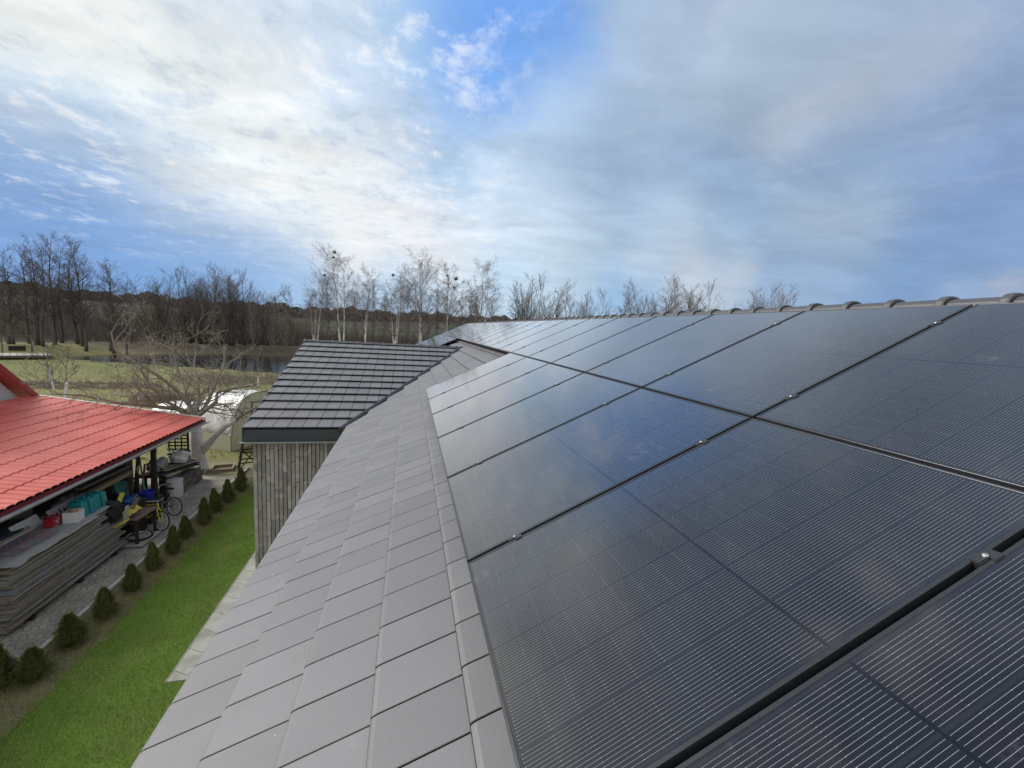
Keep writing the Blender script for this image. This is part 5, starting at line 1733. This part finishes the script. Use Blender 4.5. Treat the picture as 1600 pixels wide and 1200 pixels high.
def bicycle(label, loc, rz, col, lean, s=0.78, rot2=0.0):
    root = thing('bicycle', label, 'bicycle', loc, rz)
    root.rotation_euler = (lean, 0, rz)
    root.scale = (s, s, s)
    root['group'] = 'bicycles parked in front of the shed'
    fm = mat('bike_paint_%d' % int(col[0] * 1000), col, 0.3, coat=0.4)
    r = 0.33
    bk, ft = Vector((0, 0, r)), Vector((1.03, 0, r))
    bb = Vector((0.42, 0, 0.30)); seat = Vector((0.27, 0, 0.80)); head = Vector((0.80, 0, 0.86)); hb = Vector((0.84, 0, 0.72))
    mb = MB()
    mb.tube([bb, seat], 0.018, 8); mb.tube([seat + (bb - seat) * .12, head], 0.018, 8); mb.tube([bb, hb], 0.021, 8); mb.tube([head, hb], 0.022, 8)
    for sy in (-.05, .05):
        mb.tube([bk + Vector((0, sy, 0)), bb + Vector((0, sy * .5, 0))], 0.010, 6); mb.tube([bk + Vector((0, sy, 0)), seat + (bb - seat) * .15 + Vector((0, sy * .3, 0))], 0.009, 6)
    mb.build('frame', fm, root)
    mb = MB()
    for sy in (-.055, .055): mb.tube([hb + Vector((0, sy * .7, 0)), hb + Vector((.05, sy, -.12)), ft + Vector((0, sy, 0))], 0.016, 8)
    mb.build('fork', fm, root)
    mb = MB(); mb.tube([head, head + Vector((-.02, 0, .10))], 0.016, 8)
    c = head + Vector((-.02, 0, .10))
    mb.tube([c + Vector((-.12, -.29, .03)), c + Vector((-.04, -.2, .03)), c + Vector((.02, 0, 0)), c + Vector((-.04, .2, .03)), c + Vector((-.12, .29, .03))], 0.013, 8)
    hbo = mb.build('handlebar', M_galv, root)
    for sy in (-1, 1):
        mb = MB(); mb.tube([c + Vector((-.12, sy * .29, .03)), c + Vector((-.20, sy * .31, .03))], 0.019, 8)
        mb.build('grip', M_rubber, hbo)
    mb = MB(); mb.tube([seat, seat + Vector((-.03, 0, .12))], 0.014, 8)
    mb.build('seat_post', M_galv, root)
    mb = MB(); mb.blob(seat + Vector((-.03, 0, .145)), (0.14, 0.075, 0.035), 3, 0.08, 10, 0.8); mb.build('saddle', M_rubber, root, smooth=True)
    for p in (bk, ft):
        mb = MB(); mb.ring(p, (0, 1, 0), r - 0.022, 0.023, 32, 8); w1 = mb.build('wheel', M_rubber, root, smooth=True)
        mb = MB(); mb.ring(p, (0, 1, 0), r - 0.055, 0.018, 32, 6); mb.build('rim', M_rim, w1, smooth=True)
        mb = MB()
        for i in range(16):
            a = i * math.pi / 8; mb.tube([p + Vector((0, .02 * (-1) ** i, 0)), p + Vector(((r - .05) * math.cos(a), 0, (r - .05) * math.sin(a)))], 0.0022, 3, cap=False)
        mb.tube([p + Vector((0, -.05, 0)), p + Vector((0, .05, 0))], 0.022, 10)
        mb.build('spokes', M_galv, w1)
    mb = MB(); mb.ring(bb + Vector((0, -.05, 0)), (0, 1, 0), 0.085, 0.008, 20, 5); mb.tube([bb + Vector((0, -.06, 0)), bb + Vector((.12, -.07, -.11))], 0.010, 6); mb.tube([bb + Vector((0, .06, 0)), bb + Vector((-.12, .07, .11))], 0.010, 6)
    mb.box(bb + Vector((.12, -.11, -.11)), (.09, .08, .02)); mb.box(bb + Vector((-.12, .11, .11)), (.09, .08, .02))
    mb.build('crank', M_rubber, root)
    return root


bicycle('yellow bicycle leaning at the work table with its front wheel on the path', (-7.60, 11.20, 0), R(-26), (0.72, 0.66, 0.03), R(-9), 0.83)
bicycle('dark bicycle standing behind the yellow one, next to the white barrel', (-6.98, 11.80, 0), R(156), (0.020, 0.022, 0.030), R(8), 0.83)
root = thing('barrel', 'white plastic barrel standing by the stone plinth', 'barrel', (-7.62, 13.25, 0))
mb = MB(); mb.lathe((0, 0, 0), [(0.19, 0), (0.215, 0.03), (0.225, 0.3), (0.215, 0.52), (0.225, 0.53), (0.225, 0.57), (0.215, 0.58)], 28); mb.build('body', mat('barrel_white', (0.66, 0.68, 0.70), 0.45, nscale=3, namt=0.2), root, smooth=False)
mb = MB(); mb.lathe((0, 0, 0.575), [(0.228, 0), (0.232, 0.02), (0.20, 0.035)], 28); mb.build('lid', mat('barrel_lid', (0.60, 0.62, 0.64), 0.45), root)
# stone plinth with planks and sacks on it
M_stone = mat('rubble_stone', (0.16, 0.145, 0.125), 0.9, var=0.35, nscale=7, namt=0.5, bump=0.5, bscale=25)
mb = MB()
rn = random.Random(3)
for zi in range(4):
    y = 13.55
    while y < 14.75:
        L = rn.uniform(0.16, 0.34)
        for xx in (-7.62, -7.86, -8.1):
            mb.box((xx + rn.uniform(-.015, .015), y + L / 2, 0.075 + zi * 0.14), (0.235, L - 0.012, 0.13), rot=rn.gauss(0, .03), taper=0.94)
        y += L
o = mb.build('stone_plinth', M_stone); tag(o, 'low rubble stone plinth at the far corner of the shed', 'plinth')
M_ply = mat('ply_board', (0.34, 0.25, 0.17), 0.75, nscale=4, namt=0.4)
M_blk = mat('black_board', (0.022, 0.024, 0.032), 0.6)
zz = 0.66
for i, (dx, y0, y1, w1, mm, lb) in enumerate(((-.02, 12.35, 14.4, .62, M_blk, 'black sheet lowest in the board pile behind the barrel'), (0, 12.4, 14.45, .6, M_blk, 'second black sheet in the board pile behind the barrel'),
                                              (.10, 12.75, 14.5, .5, M_galv, 'grey board in the pile behind the barrel'), (.04, 12.85, 14.55, .46, M_ply, 'light brown board on top of the pile behind the barrel'),
                                              (-.14, 13.1, 14.6, .26, M_sheetw, 'pale narrow board on the pile beside the white sack'))):
    mb = MB(); mb.box((0, 0, 0), (w1, y1 - y0, 0.03)); mb.box((0, (y1 - y0) / 2 - .01, -.002), (w1 * .96, 0.04, 0.03))
    o = mb.build('pile_board', mm); o.location = (-7.86 + dx * .5, (y0 + y1) / 2 + 0.12, zz + 0.16 + i * 0.05); o.rotation_euler = (R(-7), R(-3 + i), R(i - 9))
    tag(o, lb, 'board', 'boards piled behind the barrel')
root = thing('rack_stand', 'dark stand under the board pile behind the barrel', 'stand', (-8.0, 12.95, 0))
for xx in (-.25, .25):
    q = MB(); q.box((xx, 0, 0.40), (0.06, 0.06, 0.80)); q.build('leg', M_darkwood, root)
q = MB(); q.box((0, 0, 0.80), (0.62, 0.07, 0.045)); q.build('cross_bar', M_darkwood, root)
mb = MB(); mb.blob((0, 0, 0), (0.23, 0.36, 0.21), 31, 0.18, 18, 0.7, 0, 0.8)
o = mb.build('white_sack', mat('white_sack', (0.74, 0.76, 0.78), 0.5, nscale=4, namt=0.4, col2=(0.58, 0.60, 0.62), bump=0.4, bscale=10), smooth=True)
o.location = (-7.66, 13.70, 1.20); o.rotation_euler = (R(-10), 0, R(25)); tag(o, 'full white woven sack on the board pile under the eave', 'sack')
mb = MB(); mb.blob((0, 0, 0), (0.22, 0.30, 0.20), 33, 0.16, 18, 0.8, 0, 0.8)
o = mb.build('grey_sack', M_film, smooth=True); o.location = (-7.92, 12.95, 1.20); tag(o, 'grey sack left of the white sack under the eave', 'sack')
mb = MB(); mb.blob((0, 0, 0), (0.28, 0.26, 0.16), 35, 0.2, 18, 0.8, 0, 0.8)
o = mb.build('dark_bag', mat('dark_bag', (0.014, 0.016, 0.024), 0.6, bump=0.4), smooth=True); o.location = (-7.98, 14.35, 1.10); tag(o, 'dark bag in front of the lattice', 'bag')
plank('cream_batten', (-7.95, 13.6, 1.52), (-7.55, 14.3, 1.10), 0.05, 0.03, M_sheetw, 'cream batten leaning over the white sack', 'batten')

# ------------------------------------------------------------------ fruit tree with whitewashed trunk
M_lime = mat('limewash', (0.66, 0.64, 0.65), 0.9, nscale=6, namt=0.6, col2=(0.38, 0.36, 0.36), bump=0.6, bscale=14)
M_fbark = mat('fruit_bark', (0.270, 0.245, 0.195), 0.9, nscale=5, namt=0.6, col2=(0.165, 0.148, 0.130), bump=0.6, bscale=20)
ft = thing('fruit_tree', 'old bare fruit tree with whitewashed trunk behind the shed', 'tree', (-7.97, 15.75, 0))
O = Vector((-7.97, 15.75, 0))
def loc(*p): return Vector(p) - O
mb = MB()
mb.tube([loc(-7.97, 15.75, -0.1), loc(-7.98, 15.75, 0.12), loc(-8.03, 15.75, 0.6), loc(-8.05, 15.75, 1.2), loc(-8.10, 15.75, 2.1)], [0.33, 0.27, 0.235, 0.21, 0.17], 14)
mb.tube([loc(-7.95, 15.75, 0.75), loc(-7.72, 15.72, 1.0), loc(-7.38, 15.65, 1.45), loc(-7.06, 15.6, 1.78), loc(-6.60, 15.5, 2.1)], [0.15, 0.13, 0.115, 0.10, 0.075], 10)
mb.build('trunk', M_lime, ft, smooth=True)
FR = [dict(num=7, u0=0.22, ang=48, len=0.50, rr=0.55, wob=0.24, up=0.03, seg=6, sides=5),
      dict(num=5, u0=0.15, ang=52, len=0.55, rr=0.55, wob=0.24, up=0.02, seg=5, sides=4),
      dict(num=4, u0=0.15, ang=50, len=0.50, rr=0.6, wob=0.24, up=0.03, seg=3, rmin=0.0055)]
limbs = [[(-8.10, 15.75, 2.05), (-8.30, 15.9, 2.55), (-8.62, 15.8, 3.1), (-9.0, 15.5, 3.65), (-9.5, 15.1, 4.2), (-10.0, 15.0, 4.6), (-10.1, 15.0, 5.25)],
         [(-8.10, 15.75, 2.05), (-8.45, 15.4, 2.5), (-9.0, 14.7, 2.75), (-9.6, 14.2, 2.95), (-10.3, 13.8, 3.25), (-10.9, 13.6, 3.3)],
         [(-8.10, 15.75, 2.05), (-8.05, 16.0, 2.6), (-8.2, 16.4, 3.3), (-8.5, 16.8, 3.9), (-8.5, 17.0, 4.6)],
         [(-8.10, 15.75, 2.05), (-7.85, 16.0, 2.45), (-7.72, 16.3, 2.95), (-7.60, 16.5, 3.5), (-7.45, 16.8, 4.1), (-7.5, 17.0, 4.8)],
         [(-8.10, 15.75, 2.05), (-7.7, 15.7, 2.4), (-7.3, 15.6, 2.75), (-7.25, 15.6, 3.1), (-6.7, 15.5, 3.3), (-6.0, 15.4, 3.45), (-5.3, 15.1, 3.7)],
         [(-6.60, 15.5, 2.1), (-6.3, 15.45, 2.35), (-5.9, 15.3, 2.6), (-5.5, 15.2, 2.95)],
         [(-8.10, 15.75, 2.0), (-8.5, 16.3, 2.5), (-9.0, 17.0, 3.2), (-9.4, 17.4, 4.0), (-9.6, 17.6, 4.7)],
         [(-8.10, 15.75, 2.1), (-8.3, 15.3, 2.5), (-8.6, 14.9, 2.9), (-8.9, 14.6, 3.6), (-9.0, 14.4, 4.1)]]
mb = MB(); rn = random.Random(4)
for li, L in enumerate(limbs):
    pts = [loc(*p) for p in L]
    n = len(pts)
    r0 = 0.085 if li not in (5,) else 0.07
    rad = [max(0.02, r0 * (1 - i / (n - 1) * 0.8)) for i in range(n)]
    mb.tube(pts, rad, 8)
    Ltot = sum((pts[i + 1] - pts[i]).length for i in range(n - 1))
    for k in range(13):
        u = 0.14 + 0.86 * (k + rn.random()) / 13
        f = min(u, 0.999) * (n - 1); a = int(f)
        pp = pts[a].lerp(pts[a + 1], f - a); ax = (pts[a + 1] - pts[a]).normalized()
        o = Matrix.Rotation(rn.uniform(0, 6.28), 3, ax) @ ax.orthogonal().normalized()
        an = R(rn.gauss(52, 12))
        grow(mb, pp, ax * math.cos(an) + o * math.sin(an), rn.uniform(0.8, 1.9), max(rad[a] * 0.40, 0.012), 0, FR, rn)
mb.build('crown', M_fbark, ft)

# young trees with white trunks, brush, saplings in the meadow
MT = [dict(num=12, u0=0.35, ang=45, len=0.42, rr=0.5, wob=0.15, up=0.10, seg=4, shape=lambda u: 1.1 - 0.6 * u),
      dict(num=6, u0=0.2, ang=45, len=0.45, rr=0.55, wob=0.18, up=0.08, seg=3),
      dict(num=3, u0=0.2, ang=45, len=0.5, rr=0.6, wob=0.18, up=0.05, seg=2, rmin=0.007)]
yt = make_tree('young_fruit_tree', '', 'tree', 300, 3.6, 1, 0.07, M_fbark, M_twig2, MT, lean=0.04, tseg=6)
mb = MB(); mb.tube([(0, 0, 0.0), (0.02, 0, 1.15)], [0.082, 0.076], 10); mb.build('limewash_band', M_lime, yt)
for i, (x, y, s, lb) in enumerate(((-21.8, 30.5, 1.0, 'young fruit tree with a white leaning trunk just beyond the red roof'), (-27.4, 37.5, 1.0, 'young fruit tree with a thin white trunk farther out in the meadow'),
                                   (-17.0, 29, 0.75, 'low young fruit tree in the meadow right of the white trunks'), (-14.5, 33, 0.7, 'small young tree between the white trunks and the big fruit tree'), (-24, 33, 0.7, 'small bare tree among the meadow brush'),
                                   (-13, 38, 0.8, 'young tree in front of the pond behind the big fruit tree'))):
    o = yt if i == 0 else dup(yt)
    o.location = (x, y, ground_h(x, y)); o.scale = (s, s, s); o.rotation_euler = (R(-6 if i == 0 else 3), R(4), i * 1.1)
    o['label'] = lb; o['group'] = 'young fruit trees in the meadow'
rn = random.Random(55)
for bi_, (cx, cy, rx, ry, h, n_, lb) in enumerate(((-25.0, 36.5, 5.5, 1.8, 0.6, 700, 'grey heap of cut brushwood behind the white-trunked trees'), (-15.0, 41, 6, 3, 1.1, 600, 'low brownish brush between the meadow and the pond'), (-16.5, 31, 2.0, 1.5, 1.0, 300, 'small dark bush in the meadow right of the white trunks'))):
    mb = MB()
    for k in range(n_):
        a, q = rn.uniform(0, 6.28), rn.random() ** .5
        x, y = cx + rx * q * math.cos(a), cy + ry * q * math.sin(a)
        p = Vector((x, y, ground_h(x, y)))
        d = Vector((rn.gauss(0, 1), rn.gauss(0, .8), rn.uniform(.2, 1.2) if bi_ else rn.uniform(.05, .5))).normalized()
        mb.tube([p, p + d * h * rn.uniform(.5, 1.3)], [0.018, 0.006], 3, cap=False)
    o = mb.build('brushwood' if bi_ == 0 else 'bush', M_twig2); tag(o, lb, 'brushwood' if bi_ == 0 else 'bush')
# trees standing right at the near shore, against the water
for i, (x, y, h) in enumerate(((-17.6, 51.2, 9.5), (-16.0, 51.6, 8.5), (-22.5, 53, 8.0), (-13.4, 49.6, 9.0))):
    o = dup(sl[i % 2], (x, y, -0.1), i * 2.1, (0.55, 0.55, h / 13)); o['label'] = 'thin bare tree on the near shore of the pond, %s from the left' % ORD[(2, 1, 0, 3).index(i) if False else [1, 2, 0, 3][i]]
    o['group'] = 'thin trees on the near pond shore'

# ------------------------------------------------------------------ polytunnel
M_film_g = bpy.data.materials.new('tunnel_film'); M_film_g.use_nodes = True
t = NT(M_film_g.node_tree); b = t.n['Principled BSDF']
tc = t.new('ShaderNodeTexCoord')
t.put(b.inputs['Base Color'], t.mix(t.ramp(t.noise(tc.outputs['Object'], 1.5, 5, .6), .4, .7), (0.80, 0.81, 0.82), (0.66, 0.68, 0.68)))
b.inputs['Roughness'].default_value = 0.3; b.inputs['Transmission Weight'].default_value = 0.25
bn = t.new('ShaderNodeBump'); bn.inputs['Strength'].default_value = 0.6; bn.inputs['Distance'].default_value = 0.05
t.put(bn.inputs['Height'], t.noise(tc.outputs['Object'], 5, 4, .6)); t.t.links.new(bn.outputs[0], b.inputs['Normal'])
M_film_y = mat('yellowed_film', (0.60, 0.58, 0.45), 0.4, nscale=2, namt=0.4, col2=(0.52, 0.52, 0.43), trans=0.2, bump=0.4, bscale=6)


def tunnel(label, loc_, rz, W, H, L, lowside=0.55):
    root = thing('polytunnel', label, 'greenhouse', loc_, rz, 'plastic film greenhouses')
    mb = MB(); n, ml = 22, 16
    def sec(a): return (W / 2 * math.copysign(abs(math.cos(a)) ** 0.8, math.cos(a)), H * math.sin(a) ** 0.85 if math.sin(a) > 0 else 0)
    a0 = math.asin(lowside / H) if lowside else 0.0
    arc = [sec(a0 + (math.pi - 2 * a0) * i / n) for i in range(n + 1)]
    vs = []
    for j in range(ml + 1):
        sag = (1 - 0.02 * (0.5 - 0.5 * math.cos(2 * math.pi * j / ml * 4))) * (1 if j < ml * .55 else math.sqrt(max(0.12, 1 - ((j / ml - .55) / .46) ** 2)))
        vs += [(x * sag, L * j / ml, z * sag) for x, z in arc]
    w1 = n + 1
    mb.add(vs, [(j * w1 + i, j * w1 + i + 1, (j + 1) * w1 + i + 1, (j + 1) * w1 + i) for j in range(ml) for i in range(n)])
    o = mb.build('roof_film', M_film_g, root, smooth=True)
    md = o.modifiers.new('thickness', 'SOLIDIFY'); md.thickness = 0.006
    mb = MB()
    x0 = arc[0][0]; zl = arc[0][1]
    if lowside:
        for sx_ in (-1, 1):
            mb = MB(); mb.box((sx_ * (x0 - 0.0) + sx_ * 0.008, L * .29, zl / 2), (0.012, L * .56, zl + .06))
            mb.build('side_film', M_film_y, root)
    for yy in (0.01, L - 0.01):
        mb = MB()
        mb.add([(x * .995 * (1 if yy < 1 else .34), yy, z * .995 * (1 if yy < 1 else .34)) for x, z in arc] + [(-x0 * .995 * (1 if yy < 1 else .34), yy, 0), (x0 * .995 * (1 if yy < 1 else .34), yy, 0)], [tuple(range(n + 3))])
        mb.build('end_film', M_film_y, root)
        if yy > 1: continue
        mb = MB()
        yo = yy - 0.03 if yy < 1 else yy + 0.03
        for xx in (-.42, .42): mb.box((xx, yo, H * .42), (.045, .03, H * .84))
        mb.box((0, yo - .002, H * .82), (.9, .03, .045))
        mb.tube([(x, yo, z) for x, z in arc], 0.018, 6)
        mb.build('end_frame', M_oldwood, root)
    return root


tunnel('large white plastic film tunnel behind the fruit tree', (-7.15, 19.7, 0), R(62), 3.1, 2.5, 3.1)
tunnel('low grey film tunnel left of the large white one', (-11.2, 23.2, 0), R(70), 2.2, 1.25, 2.6, 0.3)
for i, (x, y) in enumerate(((-6.9, 20.35), (-6.5, 20.5), (-6.1, 20.7), (-7.3, 20.1))):
    mb = MB(); mb.tube([(0, 0, 0), (0.03, 0.02, 0.6), (0.0, 0.05, 1.25)], [0.022, 0.02, 0.015], 6); mb.tube([(0.0, 0, .8), (.12, 0, 1.05)], .012, 5)
    o = mb.build('garden_stake', M_darkwood); o.location = (x + 0.7, y - 1.1, 0); tag(o, 'thin dark garden stake by the end of the film tunnel', 'stake', 'garden stakes by the film tunnel')
# pallet frame on the ground and timber trestle tower
root = thing('pallet_frame', 'empty square wooden frame lying on the bare soil', 'frame', (-7.28, 15.95, 0.0), R(12))
for sx_, sy_, a, b_ in ((0, .30, .75, .06), (0, -.30, .75, .06), (.345, 0, .06, .54), (-.345, 0, .06, .54)):
    mb = MB(); mb.box((sx_, sy_, .055), (a, b_, .11)); mb.build('side_board', mat('fresh_board', (0.30, 0.23, 0.15), 0.8, nscale=4, namt=.4), root)
root = thing('timber_tower', 'small dark timber windmill-like tower at the edge of the wing wall', 'tower', (-6.38, 15.9, 0.0), R(20))
for sx_ in (-1, 1):
    for sy_ in (-1, 1):
        mb = MB(); mb.tube([(sx_ * .33, sy_ * .33, 0), (sx_ * .12, sy_ * .12, 1.30)], 0.035, 4); mb.build('leg', M_darkwood, root)
mb = MB()
for zz, q in ((0.35, .28), (0.75, .215), (1.12, .15)):
    for a in range(4):
        c, s = math.cos(a * math.pi / 2), math.sin(a * math.pi / 2)
        mb.tube([(q * c - q * s, q * s + q * c, zz), (-q * c - q * s, -q * s + q * c, zz)], 0.026, 4)
for a in range(4):
    c, s = math.cos(a * math.pi / 2), math.sin(a * math.pi / 2)
    p = .30; r_ = .20
    mb.tube([(p * c - p * s, p * s + p * c, .1), (-r_ * c - r_ * s, -r_ * s + r_ * c, .75)], 0.022, 4)
mb.build('bracing', M_darkwood, root)
mb = MB(); mb.box((0, 0, 1.36), (.36, .36, .12)); mb.box((0, 0, 1.46), (.26, .26, .10), taper=.3); mb.build('cap', M_darkwood, root)
# landing stage and garden swing by the far left shore
dk = thing('landing_stage', 'weathered wooden deck by the pond on the far left', 'deck', (-42.5, 54.8, ground_h(-42.5, 54.8)), R(35))
mb = MB()
for i in range(12): mb.box((-2.75 + i * .5, 0, .42), (.46, 3.6, .06))
mb.build('decking', mat('silver_deck', (0.30, 0.285, 0.26), 0.85, var=.2), dk)
mb = MB(); mb.box((0, -1.75, .3), (6, .08, .22)); mb.box((0, 1.75, .3), (6, .08, .22)); mb.build('edge_beam', M_oldwood, dk)
for i in range(3):
    for sy_ in (-1.5, 1.5):
        mb = MB(); mb.box((-2.6 + i * 2.6, sy_, .1), (.14, .14, .6)); mb.build('post', M_darkwood, dk)
sw = thing('swing_frame', 'dark A-shaped garden swing frame before the alders', 'swing', (-44.0, 57.8, ground_h(-44, 57.8)), R(40))
for sx_ in (-1.1, 1.1):
    for sy_ in (-.7, .7):
        mb = MB(); mb.tube([(sx_, sy_, 0), (sx_, 0, 2.3)], .06, 6); mb.build('leg', M_oldwood, sw)
mb = MB(); mb.tube([(-1.25, 0, 2.3), (1.25, 0, 2.3)], .06, 6); mb.build('top_beam', M_oldwood, sw)
mb = MB(); mb.box((0, 0, .55), (1.3, .5, .06)); mb.box((0, .25, .85), (1.3, .05, .5)); mb.build('seat', M_darkwood, sw)
mb = MB()
for sx_ in (-.6, .6): mb.tube([(sx_, 0, .58), (sx_, 0, 2.28)], .012, 4)
mb.build('chain', M_darkwood, sw)
